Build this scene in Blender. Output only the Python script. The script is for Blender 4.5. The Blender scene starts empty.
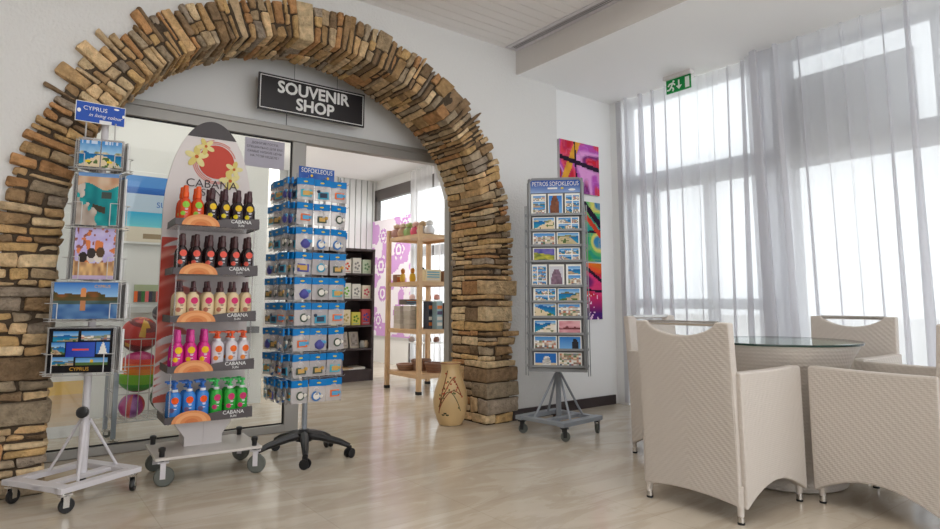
import bpy, bmesh, math, random
from mathutils import Matrix, Vector
from math import sin, cos, pi, radians, sqrt, atan2, exp

# ------------------------------------------------------------------ camera, world, lights, exposure
sc = bpy.context.scene
COL = sc.collection
PITCH, YAW, FPX, EYE = radians(6.5), radians(53.0), 615.0, 0.95
cam_d = bpy.data.cameras.new('camera'); cam = bpy.data.objects.new('camera', cam_d); COL.objects.link(cam)
cam.location = (0, 0, EYE)
cam.rotation_euler = Vector((cos(YAW)*cos(PITCH), sin(YAW)*cos(PITCH), sin(PITCH))).to_track_quat('-Z', 'Y').to_euler()
cam_d.sensor_width = 36; cam_d.lens = FPX*36/940; cam_d.shift_y = -(264.5-232)/940
cam_d.clip_start = 0.05; cam_d.clip_end = 200
sc.camera = cam
w = bpy.data.worlds.new('world'); sc.world = w; w.use_nodes = True
w.node_tree.nodes['Background'].inputs[0].default_value = (0.93, 0.965, 1.0, 1)
w.node_tree.nodes['Background'].inputs[1].default_value = 1.95
sc.view_settings.view_transform = 'Standard'; sc.view_settings.look = 'None'
sc.view_settings.exposure = 0.32; sc.view_settings.gamma = 1.0; sc.view_settings.use_curve_mapping = False
def area(name, loc, rot, sx, sy, power, col=(1, 0.95, 0.88)):
    d = bpy.data.lights.new(name, 'AREA'); d.shape = 'RECTANGLE'; d.size = sx; d.size_y = sy; d.energy = power; d.color = col
    o = bpy.data.objects.new(name, d); COL.objects.link(o); o.location = loc; o.rotation_euler = rot
    return o
area('lobby_overhead_fill', (1.2, 1.0, 3.06), (0, 0, 0), 3.2, 2.4, 32, (1, 0.97, 0.94))  # added fill below the lobby ceiling, not a real fitting
area('lobby_rear_fill', (1.6, -3.1, 1.5), (radians(90), 0, radians(180)), 4.6, 2.6, 140, (0.97, 0.98, 1.0))  # unseen fill added at the open rear to stand in for daylight
area('shop_front_fill', (1.2, 5.3, 2.9), (0, 0, 0), 2.2, 0.6, 9)  # weak fill added over the front of the shop, no lamp there
area('shop_rear_fill', (3.0, 7.6, 2.9), (0, 0, 0), 2.0, 1.0, 60)  # fill added to brighten the back of the shop, no lamp there
try:
    sc.cycles.transparent_max_bounces = 32
except Exception:
    pass

# ------------------------------------------------------------------ helpers
R = random.Random(7)
def lin(c):
    return c/12.92 if c <= 0.04045 else ((c+0.055)/1.055)**2.4
def hx(s):
    s = s.lstrip('#'); return tuple(lin(int(s[i:i+2], 16)/255) for i in (0, 2, 4))
def rgb(r, g, b): return (lin(r/255), lin(g/255), lin(b/255))
def mixc(a, b, t): return tuple(a[i]*(1-t)+b[i]*t for i in range(3))

MATS = {}
def mat(name, col=(0.8, 0.8, 0.8), rough=0.5, metal=0.0, spec=0.5, attr=False, noise=None, bump=None, trans=0.0, coat=0.0, emit=0.0):
    """noise=(scale, amount) varies the colour; bump=(scale, strength) roughens the surface"""
    if name in MATS: return MATS[name]
    m = bpy.data.materials.new(name); m.use_nodes = True; MATS[name] = m
    nt = m.node_tree; N = nt.nodes; L = nt.links; b = N['Principled BSDF']
    b.inputs['Base Color'].default_value = (*col[:3], 1); b.inputs['Roughness'].default_value = rough
    b.inputs['Metallic'].default_value = metal; b.inputs['Specular IOR Level'].default_value = spec
    b.inputs['Transmission Weight'].default_value = trans; b.inputs['Coat Weight'].default_value = coat
    src = None
    if attr:
        a = N.new('ShaderNodeAttribute'); a.attribute_name = 'Col'; src = a.outputs['Color']
    if noise or bump:
        tc = N.new('ShaderNodeTexCoord')
    if noise:
        n = N.new('ShaderNodeTexNoise'); n.inputs['Scale'].default_value = noise[0]; n.inputs['Detail'].default_value = 5
        L.new(tc.outputs['Object'], n.inputs['Vector'])
        mr = N.new('ShaderNodeMapRange'); mr.inputs[1].default_value = 0.25; mr.inputs[2].default_value = 0.75
        mr.inputs[3].default_value = 1-noise[1]; mr.inputs[4].default_value = 1+noise[1]
        L.new(n.outputs['Fac'], mr.inputs[0])
        mx = N.new('ShaderNodeVectorMath'); mx.operation = 'SCALE'
        if src: L.new(src, mx.inputs[0])
        else: mx.inputs[0].default_value = col[:3]
        L.new(mr.outputs[0], mx.inputs['Scale']); src = mx.outputs[0]
    if src: L.new(src, b.inputs['Base Color'])
    if bump:
        n2 = N.new('ShaderNodeTexNoise'); n2.inputs['Scale'].default_value = bump[0]; n2.inputs['Detail'].default_value = 4
        L.new(tc.outputs['Object'], n2.inputs['Vector'])
        bp = N.new('ShaderNodeBump'); bp.inputs['Strength'].default_value = bump[1]; bp.inputs['Distance'].default_value = 0.02
        L.new(n2.outputs['Fac'], bp.inputs['Height']); L.new(bp.outputs[0], b.inputs['Normal'])
    if emit:
        b.inputs['Emission Color'].default_value = (*col[:3], 1); b.inputs['Emission Strength'].default_value = emit
    return m

def shader_mat(name, fn):
    if name in MATS: return MATS[name]
    m = bpy.data.materials.new(name); m.use_nodes = True; MATS[name] = m
    nt = m.node_tree; out = nt.nodes['Material Output']; nt.nodes.remove(nt.nodes['Principled BSDF'])
    nt.links.new(fn(nt, nt.nodes, nt.links), out.inputs['Surface']); return m

def T(x=0, y=0, z=0, rz=0, rx=0, ry=0):
    return Matrix.Translation((x, y, z)) @ Matrix.Rotation(rz, 4, 'Z') @ Matrix.Rotation(ry, 4, 'Y') @ Matrix.Rotation(rx, 4, 'X')

class MB:
    def __init__(s): s.v = []; s.f = []; s.mi = []; s.c = []; s.anyc = False
    def add(s, vs, fs, M=None, mi=0, col=None):
        o = len(s.v)
        s.v += [tuple(M @ Vector(p)) for p in vs] if M is not None else [tuple(p) for p in vs]
        for k, f in enumerate(fs):
            s.f.append(tuple(i+o for i in f)); s.mi.append(mi)
            c = col[k] if isinstance(col, list) else col
            if c is not None: s.anyc = True
            s.c.append(c or (0.8, 0.8, 0.8))
        return s
    def box(s, x0, x1, y0, y1, z0, z1, M=None, mi=0, col=None):
        vs = [(x, y, z) for z in (z0, z1) for y in (y0, y1) for x in (x0, x1)]
        return s.add(vs, [(0, 2, 3, 1), (4, 5, 7, 6), (0, 1, 5, 4), (2, 6, 7, 3), (0, 4, 6, 2), (1, 3, 7, 5)], M, mi, col)
    def tube(s, pts, r, n=8, M=None, mi=0, col=None, closed=False):
        P = [Vector(p) for p in pts]; m = len(P); rings = []
        rr = r if isinstance(r, (list, tuple)) else [r]*m
        up = None
        for i in range(m):
            a = P[i-1] if (i > 0 or closed) else P[i]; b = P[(i+1) % m] if (i < m-1 or closed) else P[i]
            t = (b-a).normalized()
            if up is None: up = Vector((0, 0, 1)) if abs(t.z) < 0.9 else Vector((1, 0, 0))
            u = t.cross(up).normalized(); v = u.cross(t).normalized(); up = v
            rings.append([P[i]+u*(rr[i]*cos(2*pi*k/n))+v*(rr[i]*sin(2*pi*k/n)) for k in range(n)])
        vs = [p for ring in rings for p in ring]; fs = []
        for i in range(m if closed else m-1):
            j = (i+1) % m
            for k in range(n):
                k2 = (k+1) % n; fs.append((i*n+k, i*n+k2, j*n+k2, j*n+k))
        if not closed:
            fs.append(tuple(range(n))[::-1]); fs.append(tuple((m-1)*n+k for k in range(n)))
        return s.add(vs, fs, M, mi, col)
    def lathe(s, prof, n=20, M=None, mi=0, col=None, sx=1, sy=1, caps=True):
        vs = []; fs = []; m = len(prof)
        for r, z in prof:
            vs += [(r*cos(2*pi*k/n)*sx, r*sin(2*pi*k/n)*sy, z) for k in range(n)]
        for i in range(m-1):
            for k in range(n):
                k2 = (k+1) % n; fs.append((i*n+k, i*n+k2, (i+1)*n+k2, (i+1)*n+k))
        if caps:
            fs.append(tuple(range(n))[::-1]); fs.append(tuple((m-1)*n+k for k in range(n)))
        return s.add(vs, fs, M, mi, col)
    def prism(s, poly, y0, y1, M=None, mi=0, col=None):
        """poly in (x,z), counter-clockwise seen from -y; extruded along y"""
        n = len(poly)
        vs = [(x, y0, z) for x, z in poly]+[(x, y1, z) for x, z in poly]
        fs = [tuple(range(n)), tuple(range(2*n-1, n-1, -1))]+[((i+1) % n, i, n+i, n+(i+1) % n) for i in range(n)]
        return s.add(vs, fs, M, mi, col)
    def disc(s, cx, cz, r, y, n=16, M=None, mi=0, col=None, t=0.0006, rz=None):
        rz = rz or r
        return s.prism([(cx+r*cos(2*pi*k/n), cz+rz*sin(2*pi*k/n)) for k in range(n)], y-t, y, M, mi, col)
    def pic(s, w_, h_, nx, ny, fn, M=None, mi=0, y=0.0):
        """coloured cells on a card w_ x h_ centred on x with its foot at z=0, facing -y"""
        vs = [(-w_/2+w_*i/nx, y, h_*j/ny) for j in range(ny+1) for i in range(nx+1)]
        fs = []; cs = []
        for j in range(ny):
            for i in range(nx):
                a = j*(nx+1)+i; fs.append((a, a+1, a+nx+2, a+nx+1)); cs.append(fn((i+0.5)/nx, (j+0.5)/ny))
        return s.add(vs, fs, M, mi, cs)
    def text(s, body, size, M=None, mi=0, shear=0.0, stretch=1.0, col=None):
        vs, fs = text_geo(body, size, shear, stretch)
        return s.add([(x, 0, z) for x, z in vs], fs, M, mi, col)
    def build(s, name, mats, parent=None, smooth=False, bevel=0.0, seg=2, M=None):
        me = bpy.data.meshes.new(name); me.from_pydata(s.v, [], s.f)
        for m in (mats if isinstance(mats, (list, tuple)) else [mats]): me.materials.append(m)
        me.polygons.foreach_set('material_index', s.mi)
        if s.anyc:
            ca = me.color_attributes.new('Col', 'FLOAT_COLOR', 'CORNER'); buf = []
            for p in me.polygons:
                buf += [*s.c[p.index], 1.0]*p.loop_total
            ca.data.foreach_set('color', buf)
        me.validate(); me.update()
        if smooth:
            me.polygons.foreach_set('use_smooth', [True]*len(me.polygons)); me.set_sharp_from_angle(angle=radians(38))
        o = bpy.data.objects.new(name, me); COL.objects.link(o)
        if parent is not None: o.parent = parent
        if M is not None: o.matrix_world = M
        if bevel:
            b = o.modifiers.new('bevel', 'BEVEL'); b.width = bevel; b.segments = seg; b.limit_method = 'ANGLE'; b.angle_limit = radians(40)
            if smooth is False: me.polygons.foreach_set('use_smooth', [False]*len(me.polygons))
        return o

_txt = {}
def text_geo(body, size, shear, stretch):
    key = (body, size, shear, stretch)
    if key in _txt: return _txt[key]
    cu = bpy.data.curves.new('t', 'FONT'); cu.body = body; cu.size = size; cu.align_x = 'CENTER'; cu.align_y = 'CENTER'; cu.shear = shear
    cu.resolution_u = 3
    o = bpy.data.objects.new('t', cu); COL.objects.link(o)
    bpy.context.view_layer.update()
    me = bpy.data.meshes.new_from_object(o.evaluated_get(bpy.context.evaluated_depsgraph_get()))
    vs = [(v.co.x*stretch, v.co.y) for v in me.vertices]; fs = [tuple(p.vertices) for p in me.polygons]
    if me.polygons and me.polygons[0].normal.z < 0: fs = [f[::-1] for f in fs]
    bpy.data.objects.remove(o); bpy.data.curves.remove(cu); bpy.data.meshes.remove(me)
    _txt[key] = (vs, fs); return _txt[key]

def tag(o, label, cat, group=None, kind=None):
    o['label'] = label; o['category'] = cat
    if group: o['group'] = group
    if kind: o['kind'] = kind
    return o
def empty(name, M=None):
    o = bpy.data.objects.new(name, None); COL.objects.link(o); o.empty_display_size = 0.05
    if M is not None: o.matrix_world = M
    return o
def structure(o): o['kind'] = 'structure'; return o
def copy_tree(o, parent=None, M=None):
    c = o.copy(); COL.objects.link(c)
    for k in list(c.keys()):
        if k in ('label',): del c[k]
    if parent is not None: c.parent = parent
    if M is not None: c.matrix_world = M
    for ch in list(o.children): copy_tree(ch, c)
    return c
ORD = ['first', 'second', 'third', 'fourth', 'fifth', 'sixth', 'seventh', 'eighth', 'ninth', 'tenth']

# ------------------------------------------------------------------ materials
white_wall = mat('stucco white', rgb(226, 225, 223), 0.85, bump=(55, 0.28), spec=0.2)
smooth_wall = mat('painted white', rgb(242, 242, 241), 0.7, spec=0.2)
ceil_mat = mat('ceiling white', rgb(247, 247, 247), 0.8, spec=0.2)
slat_mat = mat('ceiling strips', rgb(236, 232, 229), 0.45)
beam_mat = mat('beam paint', rgb(224, 219, 215), 0.8)
alu = mat('brushed aluminium', rgb(168, 165, 160), 0.42, 0.35)
dark_frame = mat('dark window frame', rgb(124, 125, 134), 0.5)
rubber = mat('black rubber', rgb(22, 22, 24), 0.6)
black_plastic = mat('black plastic', rgb(30, 30, 33), 0.38)
grey_rubber = mat('grey wheel', rgb(95, 98, 92), 0.6)
chrome = mat('chrome', rgb(215, 212, 208), 0.18, 1.0)
white_metal = mat('white enamelled metal', rgb(214, 210, 214), 0.35)
grey_metal = mat('grey enamelled metal', rgb(150, 156, 164), 0.4, 0.2)
wire_mat = mat('pale wire', rgb(196, 194, 192), 0.35, 0.4)
printed = mat('printed card', attr=True, rough=0.4, spec=0.2)
printed_matt = mat('printed matt', attr=True, rough=0.7, spec=0.1)
paper = mat('white paper', rgb(236, 234, 232), 0.7)
lilac_paper = mat('lilac paper', rgb(196, 192, 206), 0.75)
ink = mat('dark ink', rgb(40, 38, 46), 0.7)
white_ink = mat('white lettering', rgb(240, 240, 238), 0.6)
baseboard_mat = mat('dark brown baseboard', rgb(52, 40, 40), 0.4)
wood = mat('pale pine', rgb(214, 178, 138), 0.5, noise=(9, 0.12))
darkwood = mat('dark wenge', rgb(64, 52, 54), 0.5, noise=(12, 0.15))
colorful = mat('coloured plastic', attr=True, rough=0.32)
stone_mat = mat('rough stone', attr=True, rough=0.9, noise=(22, 0.34), bump=(60, 0.9), spec=0.15)
mortar_mat = mat('mortar', rgb(84, 72, 60), 0.95, noise=(40, 0.2), bump=(70, 0.6), spec=0.1)

def _glass(nt, N, L, tint=(0.97, 0.985, 0.98), refl=0.9):
    t = N.new('ShaderNodeBsdfTransparent'); t.inputs[0].default_value = (*tint, 1)
    g = N.new('ShaderNodeBsdfGlossy'); g.inputs['Roughness'].default_value = 0.02; g.inputs[0].default_value = (refl, refl, refl, 1)
    fr = N.new('ShaderNodeFresnel'); fr.inputs[0].default_value = 1.5
    ge = N.new('ShaderNodeNewGeometry'); iv = N.new('ShaderNodeMath'); iv.operation = 'SUBTRACT'; iv.inputs[0].default_value = 1; L.new(ge.outputs['Backfacing'], iv.inputs[1])
    ml = N.new('ShaderNodeMath'); ml.operation = 'MULTIPLY'; L.new(fr.outputs[0], ml.inputs[0]); L.new(iv.outputs[0], ml.inputs[1])   # only the outer skin of the pane reflects
    m = N.new('ShaderNodeMixShader'); L.new(ml.outputs[0], m.inputs[0]); L.new(t.outputs[0], m.inputs[1]); L.new(g.outputs[0], m.inputs[2])
    return m.outputs[0]
glass = shader_mat('clear glass', _glass)
glass_top = shader_mat('green tinted glass', lambda nt, N, L: _glass(nt, N, L, (0.72, 0.84, 0.8)))
glass_edge = mat('glass edge', rgb(30, 58, 52), 0.1)
def _bag(nt, N, L):
    t = N.new('ShaderNodeBsdfTransparent'); t.inputs[0].default_value = (0.95, 0.95, 0.95, 1)
    p = N.new('ShaderNodeBsdfPrincipled'); p.inputs['Base Color'].default_value = (*rgb(222, 216, 216), 1); p.inputs['Roughness'].default_value = 0.18
    m = N.new('ShaderNodeMixShader'); m.inputs[0].default_value = 0.42
    L.new(t.outputs[0], m.inputs[1]); L.new(p.outputs[0], m.inputs[2]); return m.outputs[0]
bag_mat = shader_mat('clear plastic bag', _bag)
def _acrylic(nt, N, L):
    t = N.new('ShaderNodeBsdfTransparent'); t.inputs[0].default_value = (0.96, 0.96, 0.96, 1)
    p = N.new('ShaderNodeBsdfPrincipled'); p.inputs['Base Color'].default_value = (*rgb(205, 202, 205), 1); p.inputs['Roughness'].default_value = 0.15
    m = N.new('ShaderNodeMixShader'); m.inputs[0].default_value = 0.35
    L.new(t.outputs[0], m.inputs[1]); L.new(p.outputs[0], m.inputs[2]); return m.outputs[0]
acrylic = shader_mat('clear acrylic', _acrylic)
def _curtain(fac, col):
    def f(nt, N, L):
        t = N.new('ShaderNodeBsdfTransparent')
        d = N.new('ShaderNodeBsdfDiffuse'); d.inputs[0].default_value = (*col, 1)
        tl = N.new('ShaderNodeBsdfTranslucent'); tl.inputs[0].default_value = (*col, 1)
        m = N.new('ShaderNodeMixShader'); m.inputs[0].default_value = 0.62
        L.new(d.outputs[0], m.inputs[1]); L.new(tl.outputs[0], m.inputs[2])
        m2 = N.new('ShaderNodeMixShader'); m2.inputs[0].default_value = fac
        L.new(t.outputs[0], m2.inputs[1]); L.new(m.outputs[0], m2.inputs[2]); return m2.outputs[0]
    return f
sheer = shader_mat('sheer white voile', _curtain(0.8, (0.82, 0.82, 0.85)))
sheer_shop = shader_mat('white shop voile', _curtain(0.62, (0.9, 0.9, 0.92)))
def _floor(nt, N, L):
    tc = N.new('ShaderNodeTexCoord'); mp = N.new('ShaderNodeMapping'); mp.inputs['Rotation'].default_value = (0, 0, 0.5); mp.inputs['Scale'].default_value = (0.7, 2.4, 1)
    L.new(tc.outputs['Object'], mp.inputs[0])
    n = N.new('ShaderNodeTexNoise'); n.inputs['Scale'].default_value = 2.2; n.inputs['Detail'].default_value = 9; n.inputs['Roughness'].default_value = 0.62; n.inputs['Distortion'].default_value = 1.3
    L.new(mp.outputs[0], n.inputs['Vector'])
    r = N.new('ShaderNodeValToRGB'); L.new(n.outputs['Fac'], r.inputs[0])
    e = r.color_ramp.elements; e[0].position = 0.3; e[0].color = (*rgb(190, 176, 157), 1); e[1].position = 0.72; e[1].color = (*rgb(210, 199, 182), 1)
    x = e.new(0.5); x.color = (*rgb(199, 186, 168), 1); x = e.new(0.535); x.color = (*rgb(205, 194, 177), 1)
    br = N.new('ShaderNodeTexBrick'); br.offset = 0.0
    br.inputs['Color1'].default_value = (1, 1, 1, 1); br.inputs['Color2'].default_value = (0.965, 0.965, 0.965, 1); br.inputs['Mortar'].default_value = (0.86, 0.85, 0.84, 1)
    br.inputs['Scale'].default_value = 1.0; br.inputs['Mortar Size'].default_value = 0.0022; br.inputs['Brick Width'].default_value = 0.6; br.inputs['Row Height'].default_value = 0.6
    L.new(tc.outputs['Object'], br.inputs['Vector'])
    mul = N.new('ShaderNodeMix'); mul.data_type = 'RGBA'; mul.blend_type = 'MULTIPLY'; mul.inputs[0].default_value = 1
    L.new(r.outputs[0], mul.inputs[6]); L.new(br.outputs['Color'], mul.inputs[7])
    b = N.new('ShaderNodeBsdfPrincipled'); b.inputs['Roughness'].default_value = 0.16; b.inputs['Specular IOR Level'].default_value = 0.55
    L.new(mul.outputs[2], b.inputs['Base Color'])
    return b.outputs[0]
floor_mat = shader_mat('polished beige marble', _floor)
def _wicker(mode):
    def f(nt, N, L):
        tc = N.new('ShaderNodeTexCoord'); sp = N.new('ShaderNodeSeparateXYZ'); L.new(tc.outputs['Object'], sp.inputs[0])
        def M(op, a, b=None):
            m = N.new('ShaderNodeMath'); m.operation = op
            for i, q in enumerate((a, b)):
                if q is None: continue
                if isinstance(q, (int, float)): m.inputs[i].default_value = q
                else: L.new(q, m.inputs[i])
            return m.outputs[0]
        if mode == 'chair':
            h = M('ADD', M('ABSOLUTE', sp.outputs[1]), M('MULTIPLY', sp.outputs[0], -1.0))
            s1 = M('SINE', M('MULTIPLY', M('ADD', h, sp.outputs[2]), 2*pi/0.034))
            s2 = M('SINE', M('MULTIPLY', sp.outputs[2], 2*pi/0.0085))
            s3 = M('SINE', M('MULTIPLY', M('ADD', M('ABSOLUTE', sp.outputs[1]), M('ABSOLUTE', sp.outputs[0])), 2*pi/0.012))
            hh = M('ADD', M('MULTIPLY', s1, 0.55), M('ADD', M('MULTIPLY', s2, 0.2), M('MULTIPLY', s3, 0.25)))
        else:
            at = M('ARCTAN2', sp.outputs[1], sp.outputs[0])
            s1 = M('SINE', M('MULTIPLY', sp.outputs[2], 2*pi/0.019)); s2 = M('SINE', M('MULTIPLY', at, 96))
            hh = M('ADD', M('MULTIPLY', s1, 0.6), M('MULTIPLY', M('MULTIPLY', s1, s2), 0.5))
        b = N.new('ShaderNodeBsdfPrincipled'); b.inputs['Roughness'].default_value = 0.5; b.inputs['Specular IOR Level'].default_value = 0.35
        b.inputs['Base Color'].default_value = (*rgb(205, 196, 187), 1)
        bp = N.new('ShaderNodeBump'); bp.inputs['Strength'].default_value = 0.32; bp.inputs['Distance'].default_value = 0.0028
        L.new(hh, bp.inputs['Height']); L.new(bp.outputs[0], b.inputs['Normal']); return b.outputs[0]
    return f
wicker = shader_mat('white woven wicker', _wicker('chair'))
wicker_table = shader_mat('white ringed wicker', _wicker('table'))

# ------------------------------------------------------------------ room shell
CX, SPR = 1.63, 1.30                    # arch centre and spring height
def r_in(a): return 1.41+0.075*exp(-((a-radians(33))/radians(20))**2)
def r_out(a): return 1.675+0.07*exp(-((a-radians(38))/radians(22))**2)
YW, YG, ZC, ZU, XB, XW = 3.87, 4.57, 2.91, 3.12, 3.43, 4.86

structure(MB().box(-3.2, 4.95, -3.2, 9.3, -0.12, 0.0).build('floor', floor_mat))
# front wall with the arched opening (a thick wall, hole hidden behind the stones)
def hole(a): return r_out(a)-0.05
NA = 48
curve = [(CX+hole(0), 0)]+[(CX+hole(pi*k/NA)*cos(pi*k/NA), SPR+hole(pi*k/NA)*sin(pi*k/NA)) for k in range(NA+1)]+[(CX-hole(pi), 0)]
m = MB()
for i in range(len(curve)-1):
    (xa, za), (xb, zb) = curve[i], curve[i+1]
    if i == 0 or i == len(curve)-2:
        m.add([(xa, YW, za), (xb, YW, zb), (xb, YG+0.05, zb), (xa, YG+0.05, za)], [(0, 1, 2, 3)]); continue
    m.add([(xa, YW, za), (xb, YW, zb), (xb, YG+0.05, zb), (xa, YG+0.05, za)], [(0, 1, 2, 3)])
    m.add([(xa, YW, za), (xa, YW, ZU), (xb, YW, ZU), (xb, YW, zb)], [(0, 1, 2, 3)])
xr, xl = CX+hole(0), CX-hole(pi)
m.add([(xr, YW, 0), (3.9, YW, 0), (3.9, YW, ZU), (xr, YW, ZU)], [(0, 1, 2, 3)])
m.add([(-3.2, YW, 0), (xl, YW, 0), (xl, YW, ZU), (-3.2, YW, ZU)], [(0, 1, 2, 3)])
m.add([(3.9, YW, 0), (3.9, 3.92, 0), (3.9, 3.92, ZU), (3.9, YW, ZU)], [(0, 1, 2, 3)])
structure(m.build('wall_front', white_wall))
structure(MB().box(3.9, 4.72, 3.92, 4.4, 0, ZC).box(4.70, 4.76, 3.78, 3.93, 0, ZC).build('wall_corner', smooth_wall))
structure(MB().box(0.05, 3.5, YG, YG+0.1, 2.29, 3.0).build('wall_transom', smooth_wall))
structure(MB().box(1.655, 1.661, YG-0.004, YG+0.002, 2.29, 2.5).build('trim_1', mat('joint grey', rgb(150, 150, 150), 0.8)))
# ceilings and the beam between them
m = MB()
y = -3.2
while y < YW:
    m.box(-3.2, XB, y+0.006, min(y+0.1, YW), ZU, ZU+0.02); y += 0.1
m.box(-3.2, XB, -3.2, YW, ZU+0.02, ZU+0.05)
structure(m.build('ceiling', slat_mat))
structure(MB().box(XB, 5.0, -3.2, 4.0, ZC, ZU+0.05).build('ceiling_lowered', ceil_mat))
structure(MB().box(XB-0.012, XB, -3.2, YW, ZC-0.002, ZU).build('trim_2', beam_mat))
structure(MB().box(-3.2, 5.0, 4.62, 9.3, 2.96, 3.05).build('ceiling_shop', ceil_mat))
m = MB().box(3.34, 3.9, YW-0.018, YW, 0, 0.085).box(3.882, 4.66, 3.902, 3.92, 0, 0.085)
structure(m.build('baseboard_front', baseboard_mat))
structure(MB().box(-3.3, -3.2, -3.2, YW, 0, ZU).build('wall_left', smooth_wall))
structure(MB().box(-3.3, 0.2, -3.3, -3.2, 0, ZU).build('wall_back', smooth_wall))
# shop walls
structure(MB().box(-0.9, -0.8, 4.62, 9.2, 0, 3.0).build('wall_shop_left', smooth_wall))
m = MB().box(-0.9, 4.9, 9.12, 9.2, 0, 3.0)
k = 3.35
while k < 4.85:
    m.box(k, k+0.085, 9.08, 9.12, 0.1, 2.96); k += 0.105
structure(m.build('wall_shop_back', mat('ribbed white wall', rgb(226, 228, 228), 0.6)))
structure(MB().box(-0.8, 2.02, 6.0, 6.08, 0, 2.75).build('wall_shop_partition', mat('shop partition', rgb(232, 232, 228), 0.6)))
structure(MB().box(2.35, 2.8, 7.9, 8.2, 0, 2.96).build('wall_shop_pier', mat('pier grey white', rgb(205, 202, 198), 0.7)))

# right-hand window wall of the lobby
win = structure(empty('window_1', T(XW, 1.2, 0)))
m = MB()
def wb(y0, y1, z0, z1, x0=-0.03, x1=0.05): m.box(x0, x1, y0-1.2, y1-1.2, z0, z1)
wb(-3.2, 3.9, 1.99, 2.17); wb(-3.2, 3.9, 2.86, 2.95); wb(-3.2, 3.9, 0, 0.05)
wb(2.25, 3.9, 0.89, 0.98)
for yc, hw in ((3.84, 0.05), (3.54, 0.025), (2.98, 0.035), (2.3, 0.075), (1.25, 0.04), (0.2, 0.06), (-1.0, 0.05)): wb(yc-hw, yc+hw, 0, 2.0 if yc in (3.54, 2.98) else 2.9)
m.build('frame', dark_frame, win)
MB().box(0.0, 0.008, -4.4, 2.7, 0.05, 2.86).build('pane', glass, win)
blind = mat('grey roller blind', rgb(215, 214, 218), 0.8)
MB().box(0.055, 0.075, 1.42-1.2, 2.42-1.2, 2.17, 2.72).build('blind', blind, win)
# shop window (same outer wall, further along)
win2 = structure(empty('window_2', T(4.88, 7, 0)))
m = MB()
def wb2(y0, y1, z0, z1): m.box(-0.03, 0.05, y0-7, y1-7, z0, z1)
wb2(4.6, 9.12, 2.62, 2.8); wb2(4.6, 9.12, 1.62, 1.76); wb2(4.6, 9.12, 0.0, 0.12)
for yc in (9.06, 7.9, 6.8, 5.7, 4.66): wb2(yc-0.05, yc+0.05, 0, 2.7)
m.build('frame', mat('shop frame', rgb(92, 86, 84), 0.5), win2)
MB().box(0.0, 0.008, -2.4, 2.1, 0.12, 2.62).build('pane', glass, win2)
structure(MB().box(4.88, 4.96, 4.6, 9.12, 2.8, 3.0).box(4.84, 4.88, 7.95, 9.12, 0.0, 0.5).build('wall_shop_window', smooth_wall))

# aluminium shop front: header, posts, fixed pane
door = structure(empty('door_1', T(1.7, YG, 0)))
m = MB()
m.box(0.1-1.7, 3.4-1.7, -0.03, 0.05, 2.19, 2.275); m.box(0.1-1.7, 3.4-1.7, -0.05, 0.06, 2.262, 2.30)
m.box(1.71-1.7, 1.82-1.7, -0.02, 0.04, 0, 2.19); m.box(0.12-1.7, 0.2-1.7, -0.02, 0.04, 0, 2.19); m.box(3.185-1.7, 3.27-1.7, -0.03, 0.05, 0, 2.19)
m.box(0.2-1.7, 1.71-1.7, -0.025, 0.03, 0, 0.055)
m.build('frame', alu, door, bevel=0.004)
MB().box(0.2-1.7, 1.71-1.7, 0.002, 0.01, 0.055, 2.19).build('pane', glass, door)
m = MB().box(0.2-1.7, 1.71-1.7, -0.004, 0.0, 0.055, 0.065).box(0.2-1.7, 1.71-1.7, -0.004, 0.0, 2.18, 2.19).box(1.70-1.7, 1.71-1.7, -0.004, 0.0, 0.06, 2.19)
m.build('gasket', rubber, door)
MB().box(3.215-1.7, 3.24-1.7, -0.06, -0.03, 0.86, 1.08).build('handle', black_plastic, door)

# outside the windows: terrace, parapet, porch beam
structure(MB().box(4.97, 40, -25, 40, -0.2, -0.02).build('ground_terrace', mat('terrace paving', rgb(225, 220, 212), 0.9)))
structure(MB().box(9.0, 9.2, -12, 20, -0.02, 0.75).build('wall_terrace', mat('parapet white', rgb(235, 232, 228), 0.9)))

# ------------------------------------------------------------------ stone arch
LJ = SPR; LA = pi*1.41; LT = 2*LJ+LA
def arch_pt(s, n):
    """s runs from the right foot up, over and down to the left foot; n is the distance outwards from the inner edge (0..1 = inner..outer)"""
    if s < LJ: a = 0; z0 = s
    elif s > LJ+LA: a = pi; z0 = LT-s
    else: a = (s-LJ)/1.41; z0 = None
    ri, ro = r_in(a), r_out(a)
    if z0 is not None: rr_i, rr_o = r_in(a), r_in(a)+0.285
    else:
        t = min(1, min(a, pi-a)/0.35); rr_i, rr_o = ri, ri+0.285*(1-t)+(ro-ri)*t
    rr = rr_i+(rr_o-rr_i)*n
    if z0 is not None: return (CX+(rr if a == 0 else -rr), z0)
    return (CX+rr*cos(a), SPR+rr*sin(a))
STONE = [rgb(178, 146, 106), rgb(160, 130, 92), rgb(192, 164, 126), rgb(140, 114, 84), rgb(168, 146, 116), rgb(150, 134, 112), rgb(182, 150, 104), rgb(126, 104, 80), rgb(198, 174, 138), rgb(144, 130, 114), rgb(170, 128, 88)]
bm = bmesh.new(); cl = bm.loops.layers.float_color.new('Col')
rs = random.Random(21)
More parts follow.
